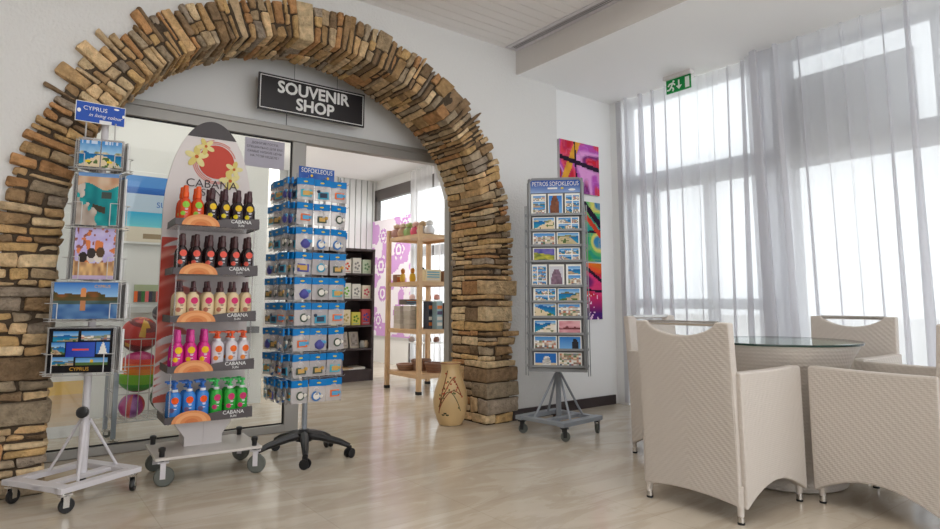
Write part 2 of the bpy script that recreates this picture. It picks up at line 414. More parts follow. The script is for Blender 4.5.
def stone(s0, s1, n0, n1, y0, y1):
    g = 0.0045; lift = rs.uniform(-0.012, 0.014)
    j = lambda a=0.0085: rs.uniform(-a, a)
    c = rs.choice(STONE); f = rs.uniform(1.02, 1.52); c = tuple(min(1, q*f) for q in c)
    wn = 0.285
    V = []
    front = abs(y0-YS) < 1e-6
    for yy in (y0, y1):
        for (ss, nn) in ((s0+g, n0), (s1-g, n0), (s1-g, n1), (s0+g, n1)):
            n_ = nn+(g/wn if nn == n0 and nn > 0.01 else 0)-(g/wn if nn == n1 else 0)
            if nn == 0 : n_ = -(lift*0.45)/wn
            x, z = arch_pt(ss+j(), n_+j()/wn)
            Y = yy+j(0.005)
            if yy == y0 and front: Y -= lift
            elif yy == y0: Y += g
            else: Y -= g
            V.append(bm.verts.new((x, Y, max(z, 0.0))))
    F = [(3, 2, 1, 0), (4, 5, 6, 7), (0, 1, 5, 4), (1, 2, 6, 5), (2, 3, 7, 6), (3, 0, 4, 7)]
    for q in F:
        fc = bm.faces.new([V[i] for i in q])
        for lp in fc.loops: lp[cl] = (*c, 1)
YS, YR = 3.83, 4.31
s = 0.0; row = 0
while s < LT-0.02:
    t = rs.choice((0.035, 0.042, 0.05, 0.05, 0.06, 0.075) if rs.random() < 0.93 else (0.12,))
    if LJ < s < LJ+LA: t *= 0.86
    if s+t > LT-0.03: t = LT-s
    far = 1.0
    p = rs.random()
    if p < 0.13: far = 1.0+rs.uniform(0.1, 0.34)
    elif p < 0.5: far = rs.uniform(0.93, 1.0)
    else: far = 1.0+rs.uniform(0, 0.07)
    cut = rs.choice((None, 0.33, 0.5, 0.62, 0.42))
    yd = rs.choice((0.12, 0.2, 0.3))
    if cut is None and rs.random() < 0.4: cut = rs.choice((0.3, 0.55, 0.7))
    if cut is None or t > 0.11:
        stone(s, s+t, 0, far, YS, YS+yd)
    else:
        if t > 0.07 and rs.random() < 0.5:
            stone(s, s+t/2, 0, cut, YS, YS+yd); stone(s+t/2, s+t, 0, cut, YS, YS+yd)
        else: stone(s, s+t, 0, cut, YS, YS+yd)
        if t < 0.07 and cut < 0.45 and rs.random() < 0.45:
            c2 = cut+rs.uniform(0.25, 0.32); stone(s, s+t, cut, c2, YS, YS+0.1); stone(s, s+t, c2, far, YS, YS+0.1)
        else: stone(s, s+t, cut, far, YS, YS+0.1)
    y = YS+yd
    while y < YR-0.03:
        d = rs.choice((0.1, 0.16, 0.22, 0.3)); y2 = YR if y+d > YR-0.06 else y+d
        if t > 0.08 and rs.random() < 0.4:
            stone(s, s+t/2, 0, 0.4, y, y2); stone(s+t/2, s+t, 0, 0.4, y, y2)
        else: stone(s, s+t, 0, 0.4, y, y2)
        y = y2
    s += t; row += 1
bmesh.ops.recalc_face_normals(bm, faces=bm.faces)
bmesh.ops.bevel(bm, geom=list(bm.edges), offset=0.009, segments=2, affect='EDGES', profile=0.5)
bmesh.ops.subdivide_edges(bm, edges=[e for e in bm.edges if e.calc_length() > 0.03], cuts=2, use_grid_fill=True)
from mathutils import noise
for v in bm.verts:
    p = v.co*26; v.co += Vector((noise.noise(p), noise.noise(p+Vector((7, 3, 1))), noise.noise(p+Vector((2, 9, 5)))))*0.0055
    v.co.z = max(v.co.z, 0.0)
bmesh.ops.triangulate(bm, faces=[f for f in bm.faces if len(f.verts) > 4])
me = bpy.data.meshes.new('stonework'); bm.to_mesh(me); bm.free(); me.polygons.foreach_set('use_smooth', [True]*len(me.polygons)); me.set_sharp_from_angle(angle=radians(50)); me.materials.append(stone_mat)
arch = empty('stone_arch', T(CX, YS, 0)); tag(arch, 'rough brown stone arch framing the souvenir shop entrance', 'arch')
o = bpy.data.objects.new('stonework', me); COL.objects.link(o); o.parent = arch; o.location = (-CX, -YS, 0)
m = MB(); NS = 120
for i in range(NS):
    a, b = LT*i/NS, LT*(i+1)/NS
    P = [arch_pt(a, 0.045), arch_pt(b, 0.045), arch_pt(b, 0.86), arch_pt(a, 0.86)]
    m.add([(x, yy, z) for yy in (YS+0.014, YR-0.01) for x, z in P], [(0, 1, 2, 3), (4, 7, 6, 5), (0, 4, 5, 1), (3, 2, 6, 7)])
m.build('mortar', mortar_mat, arch, M=Matrix.Identity(4))

# ------------------------------------------------------------------ pictures for cards, calendars and posters
def hsh(i, j, s): 
    h = (i*374761393+j*668265263+s*1442695041) & 0xffffffff; h = ((h ^ (h >> 13))*1274126177) & 0xffffffff
    return ((h ^ (h >> 16)) & 0xffff)/65535
def vn(x, y, s):
    i, j = math.floor(x), math.floor(y); a, b = x-i, y-j; a = a*a*(3-2*a); b = b*b*(3-2*b)
    return (hsh(i, j, s)*(1-a)+hsh(i+1, j, s)*a)*(1-b)+(hsh(i, j+1, s)*(1-a)+hsh(i+1, j+1, s)*a)*b
SKY, SKY2, SEA, SEA2, SAND, ROCK, GREEN, TILE, WH = rgb(70, 140, 205), rgb(165, 205, 232), rgb(20, 95, 165), rgb(40, 160, 180), rgb(222, 204, 170), rgb(150, 118, 92), rgb(84, 112, 58), rgb(188, 104, 62), rgb(236, 234, 228)
def bay(s, hz=0.62, slope=0.5, land=ROCK):
    def f(u, v):
        n = vn(u*6, v*6, s)
        if v > hz+0.05*sin(u*9+s): return mixc(SKY2, SKY, min(1, (v-hz)/(1-hz)+0.25*n))
        if v > hz-0.07 and vn(u*3, 1, s) > 0.35: return mixc(land, GREEN, n)
        if v < (u if s % 2 else 1-u)*slope+0.12*n: return mixc(land, SAND, n) if n < 0.75 else GREEN
        return mixc(SEA2, SEA, min(1, v/hz+0.3*n-0.1))
    return f
def town(s, hz=0.6):
    pal = [WH, SAND, TILE, ROCK, GREEN, rgb(200, 190, 180), rgb(90, 100, 120)]
    def f(u, v):
        if v > hz+0.12*vn(u*7, 0, s): return mixc(SKY2, SKY, v)
        h = hsh(int(u*9), int(v*7), s); return mixc(pal[int(h*6.99)], SEA if v < 0.2 and s % 3 == 0 else pal[0], 0.35*vn(u*12, v*12, s))
    return f
def fields(s):
    def f(u, v):
        if v > 0.7-0.25*u: return mixc(rgb(60, 70, 150), rgb(120, 110, 180), vn(u*6, v*6, s))
        return mixc(rgb(205, 195, 70), GREEN, vn(u*9+v*5, v*9, s))
    return f
def collage(s, nx=2, ny=3, sub=None):
    fs = [[(sub or (bay, town))[(i+j+s) % 2](s+i*7+j*3) for i in range(nx)] for j in range(ny)]
    def f(u, v):
        a, b = u*nx, v*ny; i, j = min(nx-1, int(a)), min(ny-1, int(b))
        if a-i < 0.07 or b-j < 0.09: return WH
        return fs[j][i](a-i, b-j)
    return f
def figure(s, bg, fg, cx=0.5, wd=0.25, top=0.85):
    def f(u, v):
        if abs(u-cx) < wd*(1-0.6*(v/top)**3) and v < top: return mixc(fg, (0.02, 0.02, 0.02), 0.6*vn(u*10, v*12, s))
        return bg(u, v)
    return f
def sunset(s):
    def f(u, v):
        if 0.3 < v < 0.36+0.3*vn(u*8, 2, s)**2: return rgb(120, 60, 66)
        return mixc(rgb(232, 180, 186), rgb(205, 130, 140), vn(u*4, v*9, s))
    return f
def bordered(fn, bx=0.05, bz=0.07):
    def f(u, v):
        if u < bx or u > 1-bx or v < bz or v > 1-bz: return WH
        return fn((u-bx)/(1-2*bx), (v-bz)/(1-2*bz))
    return f
def card(name, w_, h_, nx, ny, fn, M, label, cat, group=None, t=0.003, back=None, words=None, edge=None):
    """a printed card: a thin slab whose face is coloured cell by cell"""
    m = MB().box(-w_/2, w_/2, 0.0004, t, 0, h_, col=edge or (0.75, 0.75, 0.74)); m.pic(w_, h_, nx, ny, fn)
    for tx, sz, x, z, c in (words or []): m.text(tx, sz, T(x, -0.0012, z), col=c)
    o = m.build(name, printed, M=M)
    return tag(o, label, cat, group)

# ------------------------------------------------------------------ castors (a part with sub-parts)
def castor(parent, x, y, rad=0.035, plate_z=0.1, rz=0.0, tyre=grey_rubber, fork=chrome, wid=0.022):
    c = MB(); M = T(x, y, 0, rz)
    for sd in (-1, 1): c.box(-0.004, 0.022, sd*(wid/2+0.003)-0.002, sd*(wid/2+0.003)+0.002, rad*0.8, plate_z-0.012, M)
    c.box(-0.02, 0.035, -wid/2-0.005, wid/2+0.005, plate_z-0.016, plate_z-0.008, M); c.lathe([(0.008, plate_z-0.01), (0.008, plate_z)], 8, M)
    f = c.build('castor', fork, parent)
    wm = MB().lathe([(rad*0.55, -wid/2), (rad*0.9, -wid/2), (rad, -wid/4), (rad, wid/4), (rad*0.9, wid/2), (rad*0.55, wid/2)], 18, M @ T(0.015, 0, rad, rx=pi/2))
    wm.build('wheel', tyre, f, smooth=True)
    return f

# ------------------------------------------------------------------ left calendar stand
RT = T(0.365, 3.67, 0, radians(0))
st = empty('calendar_stand', RT); tag(st, 'white metal calendar stand on castors with blue sign at left of arch', 'display stand')
B = T(-0.03, 0, 0, radians(31.5))
h = 0.18
m = MB()
m.box(-h-0.03, h+0.03, -h-0.025, -h+0.025, 0.092, 0.118, B); m.box(-h-0.03, h+0.03, h-0.025, h+0.025, 0.092, 0.118, B)
m.box(-h-0.03, h+0.03, -0.06, -0.005, 0.096, 0.114, B); m.box(-h-0.03, -h+0.03, -h, h, 0.094, 0.12, B); m.box(h-0.03, h+0.03, -h, h, 0.094, 0.12, B)
m.build('base_frame', white_metal, st, bevel=0.003)
for sx, sy, rz in ((-1, -1, 0.3), (1, -1, 1.2), (1, 1, 2.0), (-1, 1, 0.8)):
    v = B @ Vector((sx*h, sy*h, 0)); castor(st, v.x, v.y, 0.034, 0.093, rz, black_plastic)
m = MB().tube([(0, 0, 0.1), (0, 0, 0.36)], 0.023, 12).tube([(0, 0, 0.34), (0, 0, 1.92)], 0.017, 12)
for a in (20, 140, 260): m.tube([(cos(radians(a))*0.022, sin(radians(a))*0.022, 0.37), (cos(radians(a))*0.17, sin(radians(a))*0.17, 0.115)], 0.007, 8)
m.build('pole', white_metal, st, smooth=True)
MB().lathe([(0.024, 0), (0.028, 0.006), (0.028, 0.022), (0.02, 0.028)], 14, T(-0.01, -0.022, 0.41, radians(-30), rx=pi/2)).build('knob', black_plastic, st, smooth=True)
# each tier: four wire pockets round the pole; w, h, z foot, turn
TIERS = [(0.195, 0.145, 1.632, -14, 0.078), (0.185, 0.268, 1.333, -14, 0.078), (0.185, 0.262, 1.062, -12, 0.078), (0.29, 0.18, 0.868, -22, 0.108), (0.29, 0.215, 0.61, -26, 0.108)]
tierM = []
for (w_, hh, z0, rz, rad) in TIERS:
    A = T(0.0, 0, z0, radians(rz)); tierM.append(A)
    m = MB()
    for q in range(3):
        Q = A @ T(0, 0, 0, q*2*pi/3) @ T(0, -rad, 0)
        x = w_/2+0.004
        m.box(-x, x, -0.02, 0.0, -0.014, -0.011, Q)
        for zz in (0.0, hh*0.42): m.tube([(-x, 0, zz), (-x, -0.03, zz), (-x+0.035, -0.03, zz)], 0.0022, 6, Q); m.tube([(x, 0, zz), (x, -0.03, zz), (x-0.035, -0.03, zz)], 0.0022, 6, Q)
        for sg in (-1, 1): m.tube([(sg*(x-0.035), -0.03, 0.0), (sg*(x-0.035), -0.03, hh*0.42)], 0.0022, 6, Q)
        m.tube([(-x, -0.03, -0.012), (x, -0.03, -0.012)], 0.0022, 6, Q); m.tube([(-x, 0.0, hh), (x, 0.0, hh)], 0.0022, 6, Q)
        for k in range(5): m.tube([(-x+2*x*k/4, 0.004, -0.012), (-x+2*x*k/4, 0.004, hh)], 0.0018, 6, Q)
        for k in (-0.5, 0, 0.5): m.tube([(x*2*k*0.6, -0.03, -0.012), (x*2*k*0.6, 0.0, -0.012)], 0.0018, 6, Q)
    for zz in (-0.01, hh):
        for q in range(3): m.tube([(0, 0, zz), (0, -rad, zz)], 0.0025, 6, A @ T(0, 0, 0, q*2*pi/3))
    m.build('wire_tier', wire_mat, st)
    m = MB()
    for q in range(3):
        m.box(-w_/2, w_/2, -0.003, -0.001, 0, hh, A @ T(0, 0, 0, q*2*pi/3) @ T(0, -rad+0.001, 0))
    m.build('clear_backing', acrylic, st)
SG = T(-0.03, -0.06, 1.862, radians(4)) @ Matrix.Scale(0.84, 4)
sg = MB()
def signf(u, v):
    return WH if (u < 0.012 or u > 0.988 or v < 0.03 or v > 0.97) else rgb(38, 82, 176)
sg.box(-0.133, 0.133, 0.001, 0.006, 0, 0.125, SG, col=WH); sg.pic(0.266, 0.125, 84, 34, signf, SG)
sg.text('CYPRUS', 0.036, SG @ T(-0.03, -0.0015, 0.085), col=WH); sg.text('in living colour', 0.03, SG @ T(0.025, -0.0015, 0.047), shear=0.35, col=WH)
for (cx, cz, a, b) in ((-0.115, 0.066, 0.01, 0.013), (0.083, 0.105, 0.015, 0.006), (0.123, 0.066, 0.007, 0.01)): sg.disc(cx, cz, a, -0.001, 10, SG, col=WH, rz=b)
sg.box(-0.005, 0.06, -0.004, -0.001, 0.0, 0.022, SG, col=rgb(225, 225, 225))
sgo = sg.build('sign', printed, st)
sgo['label'] = 'blue sign with white lettering'
for x in (-0.09, 0.04): MB().tube([(x, -0.055, 1.775), (x, -0.055, 1.875)], 0.004, 6).build('sign_support', wire_mat, st)
for k, zz in enumerate((1.79,)):
    MB().tube([(-0.1, -0.055, 1.782), (0.09, -0.045, 1.782)], 0.003, 6).build('sign_rail', wire_mat, st)

CAL = 'calendars and souvenir books on the white stand'
def slot(i, q=0, dx=0.0, dy=0.0): return RT @ tierM[i] @ T(0, 0, 0, q*2*pi/3) @ T(dx, -TIERS[i][4]-0.008+dy, 0.0)
def cove(u, v):
    n = vn(u*7, v*7, 5)
    if v > 0.93: return rgb(110, 150, 200)
    if v > 0.74+0.06*sin(u*7): return mixc(rgb(190, 140, 105), rgb(215, 195, 170), n)
    if u+0.25*n < 0.62-0.55*v+0.25*sin(v*9)*0.5: return mixc(rgb(205, 195, 185), rgb(140, 120, 105), n*0.8)
    if abs(u-0.72) < 0.12 and abs(v-0.58) < 0.06: return rgb(70, 80, 75)
    if abs(u-0.55) < 0.16 and abs(v-0.33+0.2*(u-0.5)) < 0.06: return rgb(70, 62, 50)
    return mixc(rgb(15, 110, 120), rgb(40, 165, 165), n)
def kittens(u, v):
    n = vn(u*9, v*9, 9)
    for cx, cz, c in ((0.22, 0.42, rgb(50, 42, 38)), (0.42, 0.5, rgb(60, 52, 50)), (0.64, 0.52, rgb(88, 66, 48)), (0.6, 0.42, rgb(225, 215, 205)), (0.42, 0.42, rgb(210, 200, 195))):
        if (u-cx)**2+(v-cz)**2*1.2 < 0.012: return c
    if v < 0.36-0.12*(0.5-abs(u-0.5)) and v < 0.36: return mixc(rgb(150, 105, 80), rgb(232, 190, 130), vn(u*14, v*10, 4)) if v > 0.08 else rgb(190, 170, 200)
    if vn(u*9, v*9, 3) > 0.7: return rgb(215, 125, 75)
    return mixc(rgb(180, 165, 215), rgb(205, 195, 230), n) if vn(u*13, v*13, 8) > 0.3 else rgb(150, 90, 80)
def lake(u, v):
    n = vn(u*8, v*8, 12)
    d = abs(u-0.46)
    if v > 0.6:
        if d < 0.045 and v < 0.86-d: return rgb(225, 150, 95)
        if v < 0.66+0.1*vn(u*9, 3, 4) and u < 0.8: return mixc(rgb(60, 70, 40), rgb(150, 90, 50), n)
        return mixc(rgb(150, 195, 235), rgb(50, 115, 195), (v-0.6)/0.4)
    if v > 0.5: return mixc(rgb(60, 70, 45), rgb(120, 90, 50), n)
    if d < 0.04 and v > 0.22: return rgb(190, 130, 90)
    return mixc(rgb(50, 90, 150), rgb(110, 150, 190), n) if v < 0.4 else mixc(rgb(60, 80, 70), rgb(90, 110, 110), n)
def small(a):
    f0 = bay(a, 0.55, 0.45, SAND)
    def f(u, v):
        if v > 0.86 and u > 0.1 and u < 0.9 and hsh(int(u*14), 3, a) > 0.35: return rgb(200, 215, 235)
        if abs(u-0.42) < 0.14 and abs(v-0.2) < 0.05: return rgb(235, 205, 40)
        return f0(u, v)
    return f
def blackcal(u, v):
    tiles = [(0.07, 0.45, 0.7, 0.93, bay(3, .6, .3)), (0.5, 0.95, 0.72, 0.93, town(6, .55)), (0.05, 0.25, 0.42, 0.68, bay(8)), (0.28, 0.72, 0.36, 0.68, lambda a, b: rgb(230, 90, 70) if (abs(b-.5) < .08 and abs(a-.5) < .3) else mixc(rgb(40, 60, 170), rgb(60, 90, 190), a)), (0.75, 0.95, 0.42, 0.68, lambda a, b: WH if abs(a-.5) < .3*(1-b)+.06 else rgb(60, 120, 200)), (0.06, 0.4, 0.17, 0.36, bay(5, .5, .3)), (0.44, 0.93, 0.17, 0.34, lambda a, b: GREEN if b < .35 else (rgb(235, 190, 60) if abs(a-.5) < .05 and b < .7 else mixc(SKY2, SKY, b)))]
    for a, b, c, d, f in tiles:
        if a <= u <= b and c <= v <= d: return f((u-a)/(b-a), (v-c)/(d-c))
    return rgb(20, 18, 22)
YEL = rgb(230, 175, 70)
card('souvenir_book', 0.09, 0.135, 20, 24, small(31), slot(0, 0, -0.048), 'small blue beach guide book on the top tier, left of the pair', 'book', CAL)
card('souvenir_book', 0.09, 0.135, 20, 24, small(44), slot(0, 0, 0.048), 'small blue coast guide book on the top tier, right of the pair', 'book', CAL)
card('wall_calendar', 0.178, 0.268, 44, 56, cove, slot(1), 'calendar with turquoise rocky cove picture on the white stand', 'calendar', CAL)
card('wall_calendar', 0.175, 0.262, 44, 52, kittens, slot(2), 'lilac calendar with kittens in a basket on the white stand', 'calendar', CAL)
card('wall_calendar', 0.28, 0.178, 60, 40, lake, slot(3), 'blue landscape calendar of a building reflected in a lake', 'calendar', CAL, words=[('CYPRUS', 0.02, 0.07, 0.158, YEL)])
card('wall_calendar', 0.285, 0.212, 62, 48, blackcal, slot(4), 'black calendar with small photos on the lowest tier of the stand', 'calendar', CAL, words=[('CYPRUS', 0.024, 0.0, 0.017, YEL)])
for i in range(5):
    nm = ['top', 'second', 'third', 'fourth', 'lowest'][i]
    for q, sd in ((1, 'right'), (2, 'left')):
        c = [rgb(120, 130, 150), rgb(140, 120, 140), rgb(150, 140, 150), rgb(110, 120, 160), rgb(32, 30, 40)][i]
        ww = TIERS[i][0]-0.02
        card('wall_calendar', ww, TIERS[i][1]-0.01, 12, 12, (lambda cc, k: lambda u, v: mixc(cc, SKY2, 0.5*vn(u*5, v*5, k)))(c, i*3+q), slot(i, q, 0, -0.006), f'calendar seen edge-on in the {sd} pocket of the {nm} tier, white stand', 'calendar', CAL, t=0.012)

# ------------------------------------------------------------------ suncare display stand
CB = T(0.955, 3.76, 0, radians(-3))
cab = empty('suncare_stand', CB); tag(cab, 'arched suncare display stand on castors holding five shelves of bottles', 'display stand')
strip = mat('shelf strip', rgb(74, 66, 68), 0.45); panel_mat = mat('pale panel', rgb(224, 216, 214), 0.5); capg = mat('charcoal panel', rgb(68, 62, 64), 0.5)
HW, PZ = 0.252, 1.46
def prof(z): return HW if z < PZ else HW*sqrt(max(0, 1-((z-PZ)/0.6)**2))
def arcpoly(z0, z1, n=22):
    zs = [z0+(z1-z0)*i/n for i in range(n+1)]
    return [(-prof(z), z) for z in zs][::-1]+[(prof(z), z) for z in zs]
m = MB(); PY = 0.17
ol = [(0.1, 0.14), (0.1, 0.22), (0.24, 0.36)]+[(HW, 0.4)]+[(prof(PZ+0.6*sin(pi/2*i/24)), PZ+0.6*sin(pi/2*i/24)) for i in range(25)]
ol = ol+[(-x, z) for x, z in ol[::-1][1:]]
m.prism(ol, PY, PY+0.02); m.build('back_panel', panel_mat, cab)
CAPZ = [PZ+0.6*sin(radians(55.6)+(pi/2-radians(55.6))*i/22) for i in range(23)]
m = MB().prism([(-prof(z), z) for z in CAPZ][::-1]+[(prof(z), z) for z in CAPZ], PY-0.004, PY-0.001); m.build('panel_cap', capg, cab)
# printed decoration of the panel
m = MB(); RED = rgb(205, 88, 76); PK = rgb(222, 150, 138)
def ring(cx, cz, r0, r1, a0, a1, col, n=28):
    pts = [(cx+r1*cos(a0+(a1-a0)*i/n), cz+r1*sin(a0+(a1-a0)*i/n)) for i in range(n+1)]+[(cx+r0*cos(a0+(a1-a0)*i/n), cz+r0*sin(a0+(a1-a0)*i/n)) for i in range(n, -1, -1)]
    m.prism(pts[::-1] if a1 < a0 else pts, PY-0.003, PY-0.001, col=col)
m.disc(0.03, 1.81, 0.105, PY-0.001, 30, col=RED, t=0.002)
for r, aa in ((0.112, 0.3), (0.122, 0.9), (0.132, 1.7)): ring(0.03, 1.81, r, r+0.006, aa, aa+4.2, PK)
for cx, cz, sc_, rot in ((-0.085, 1.83, 0.072, 0.3), (-0.035, 1.90, 0.055, 0.8), (0.135, 1.775, 0.056, 0.1), (0.115, 1.70, 0.068, 0.6)):
    for k in range(5):
        a = rot+2*pi*k/5
        pts = [(cx+sc_*(0.52*cos(a)+0.46*cos(t)*cos(a)-0.26*sin(t)*sin(a)), cz+sc_*(0.52*sin(a)+0.46*cos(t)*sin(a)+0.26*sin(t)*cos(a))) for t in [2*pi*i/12 for i in range(12)]]
        m.prism(pts, PY-0.0045-k*0.0003, PY-0.003, col=rgb(226, 208, 128) if k % 2 else rgb(236, 224, 160))
    m.disc(cx, cz, sc_*0.16, PY-0.006, 10, col=rgb(205, 110, 60), t=0.001)
PAN = rgb(224, 216, 214)
def sweep(u, v):             # red and pink brush sweeps running up from the lower left of the panel
    x, z = u*0.5, v*0.95
    q = z+0.55*x*x*4-0.62*x; st_ = vn(q*46+2*vn(x*5, z*5, 3), x*3+z*2, 7)
    dens = max(0.0, 1.12-x*3.3-abs(z-0.62)*0.95)
    k = min(1.0, max(0.0, (dens-st_)*7+0.5)); h_ = vn(q*30, x*6, 11)
    c = mixc(rgb(190, 62, 46), RED, min(1, h_*2)) if h_ < 0.5 else mixc(RED, rgb(228, 150, 134), h_*2-1)
    return mixc(PAN, c, k*(1-0.3*x/0.3 if x < 0.3 else 0.7))
m.pic(0.5, 0.95, 80, 170, sweep, T(0, 0, 0.38), y=PY-0.0012)
deco = m.build('printed_motif', printed_matt, cab); deco['label'] = 'red sun and yellow flower print'
m = MB().text('CABANA', 0.07, T(0.01, PY-0.007, 1.665), stretch=1.05); m.text('SUN', 0.062, T(0.01, PY-0.007, 1.612), stretch=1.05)
m.build('lettering', mat('brown lettering', rgb(70, 56, 58), 0.6), cab)
SHZ = [1.375, 1.105, 0.845, 0.577, 0.312]; SX0, SX1, SYF = -0.228, 0.216, -0.155
for i, z in enumerate(SHZ):
    f = MB().box(SX0, SX1, SYF+0.004, PY, z, z+0.006).build('shelf', acrylic, cab)
    m = MB()
    top = []
    for k in range(21):
        q = k/20; x = SX0+(SX1-SX0)*q
        top.append((x, z+0.03+0.022*(1/(1+exp(-(q-0.62)*16)))+0.004*sin(q*14)))
    m.prism([(SX0, z-0.004), (SX1, z-0.004)]+top[::-1], SYF-0.004, SYF+0.001)
    m.box(SX0-0.003, SX0+0.001, SYF, PY-0.05, z-0.004, z+0.034)
    m.box(SX1-0.001, SX1+0.003, SYF, PY-0.05, z-0.004, z+0.045)
    so = m.build('strip', strip, f)
    m = MB()
    for r_, cc in ((0.098, rgb(222, 150, 100)), (0.078, rgb(232, 168, 118)), (0.056, rgb(218, 142, 92)), (0.034, rgb(205, 124, 78))):
        m.prism([(-0.1+r_*cos(pi*k/18), z-0.003+r_*0.64*sin(pi*k/18)) for k in range(19)], SYF-0.008-(0.1-r_)*0.02, SYF-0.004, col=cc)
    m.build('sun_badge', printed_matt, f)
    m = MB().text('CABANA', 0.028, T(0.115, SYF-0.0055, z+0.031)); m.text('SUN', 0.018, T(0.115, SYF-0.0055, z+0.01))
    m.build('lettering', white_ink, f)
m = MB()
for x in (SX0+0.02, SX1-0.02): m.tube([(x, SYF+0.02, 0.3), (x, SYF+0.02, 1.40)], 0.004, 6)
m.build('upright', acrylic, cab)
m = MB().prism([(0.1, 0.14), (0.1, 0.2), (0.2, 0.345), (0.2, 0.345), (-0.2, 0.345), (-0.1, 0.2), (-0.1, 0.14)], 0.02, 0.17); m.box(-0.002, 0.002, 0.016, 0.02, 0.14, 0.34)
m.build('column', panel_mat, cab)
MB().box(-0.27, 0.27, -0.2, 0.21, 0.135, 0.15).build('base_board', mat('base board', rgb(205, 198, 192), 0.25), cab, bevel=0.003)
for x, y in ((-0.235, -0.165), (0.235, -0.165), (-0.235, 0.18), (0.235, 0.18)):
    castor(cab, x, y, 0.05, 0.135, R.uniform(-0.6, 0.8), grey_rubber, white_metal, 0.026)
    MB().lathe([(0.014, 0.12), (0.014, 0.175), (0.018, 0.18), (0.018, 0.195), (0.008, 0.2)], 10, T(x, y, 0)).build('castor_bolt', black_plastic, cab, smooth=True)

def make_bottle(kind, body, cap, disc, disc2, capwhite=False):
    t = empty('sunscreen_bottle')
    H = 0.19
    if kind == 'spray':
        bp = [(0.012, 0), (0.029, 0.002), (0.031, 0.02), (0.0305, 0.09), (0.027, 0.115), (0.018, 0.132), (0.0135, 0.138), (0.0135, 0.142)]
        cp = [(0.0155, 0.14), (0.0165, 0.143), (0.016, 0.165), (0.0135, 0.172), (0.0125, 0.2), (0.009, 0.203)]
    elif kind == 'mist':
        bp = [(0.012, 0), (0.03, 0.002), (0.031, 0.02), (0.031, 0.1), (0.027, 0.128), (0.015, 0.142), (0.012, 0.146)]
        cp = [(0.0135, 0.145), (0.0135, 0.165), (0.009, 0.17), (0.0075, 0.2), (0.005, 0.202)]
    else:
        bp = [(0.012, 0), (0.029, 0.002), (0.031, 0.015), (0.031, 0.115), (0.026, 0.132), (0.015, 0.14), (0.0115, 0.144)]
        cp = [(0.0135, 0.143), (0.0135, 0.16), (0.006, 0.162), (0.006, 0.178), (0.013, 0.179), (0.013, 0.19), (0.004, 0.192)]
    mb = mat('bottle '+body, hx(body), 0.25); mc = mat('bottle cap '+cap, hx(cap), 0.35)
    MB().lathe(bp, 18, sy=0.78).build('body', mb, t, smooth=True)
    m = MB().lathe(cp, 14)
    if kind == 'pump': m.box(-0.038, 0.0, -0.005, 0.005, 0.181, 0.189); 
    elif kind == 'spray': m.box(-0.006, 0.006, -0.017, 0.0, 0.176, 0.19)
    m.build('cap', mc, t, smooth=True)
    m = MB()
    def onb(cx, cz, r, c):      # discs that lie on the rounded front of the bottle
        n = 14; vs = [(cx, -0.78*sqrt(max(0, 0.0314**2-cx*cx))-0.001, cz)]
        for k in range(n):
            x, z = cx+r*cos(2*pi*k/n), cz+r*sin(2*pi*k/n); x = max(-0.0305, min(0.0305, x)); vs.append((x, -0.78*sqrt(max(0, 0.0314**2-x*x))-0.001, z))
        m.add(vs, [(0, 1+k, 1+(k+1) % n) for k in range(n)], col=c)
    onb(0.002, 0.1, 0.0175, hx(disc)); onb(-0.011, 0.054, 0.012, hx(disc2))
    for zz, ww in ((0.077, 0.016), (0.072, 0.012), (0.058, 0.012)):
        m.add([(0.004-ww/2, -0.0258, zz), (0.004+ww/2, -0.0258, zz), (0.004+ww/2, -0.0258, zz+0.003), (0.004-ww/2, -0.0258, zz+0.003)], [(0, 1, 2, 3)], col=hx('e8dfe8') if body not in ('e2c9a0', 'd9d4da') else hx('7a5a52'))
    m.build('label', printed, t)
    if kind == 'pump': 
        n_ = MB().lathe([(0.0145, 0.141), (0.0145, 0.154)], 12); n_.build('neck', mat('neck white', rgb(230, 228, 232), 0.35), t, smooth=True)
    return t
PRO = {
 'orange': (make_bottle('spray', 'd8481c', 'ee5a12', '8fc846', '8fc846'), 'orange spray bottle with green disc'),
 'brown_y': (make_bottle('spray', '2c2026', '4a2a30', 'e8c02a', 'e8d028'), 'dark brown spray bottle with yellow disc'),
 'brown_r': (make_bottle('spray', '2a1c1e', '4a2a2c', 'e86050', 'd85848'), 'dark brown spray bottle with coral disc'),
 'cream': (make_bottle('mist', 'e2c9a0', '4c282c', 'd0306c', 'b8705a'), 'cream spray bottle with pink disc'),
 'magenta': (make_bottle('spray', 'd82a8c', 'e0409c', 'eec21e', 'eec21e'), 'magenta spray bottle with yellow disc'),
 'whitep': (make_bottle('pump', 'd9d4da', 'ea5a20', 'ee6a1e', 'ee8a3e'), 'white pump bottle with orange disc'),
 'blue': (make_bottle('pump', '3a82d2', '2c6cc4', 'ee5a1c', '6a5a80'), 'blue pump bottle with orange disc'),
 'green': (make_bottle('pump', '2ea83a', '3cc05c', 'c8386e', 'c8386e'), 'clear green pump bottle with pink disc'),
}
ROWS = [(['orange']*2+['brown_y']*4, 'top'), (['brown_r']*6, 'second'), (['cream']*6, 'third'), (['magenta']*3+['whitep']*3, 'fourth'), (['blue']*3+['green']*3, 'lowest')]
used = set()
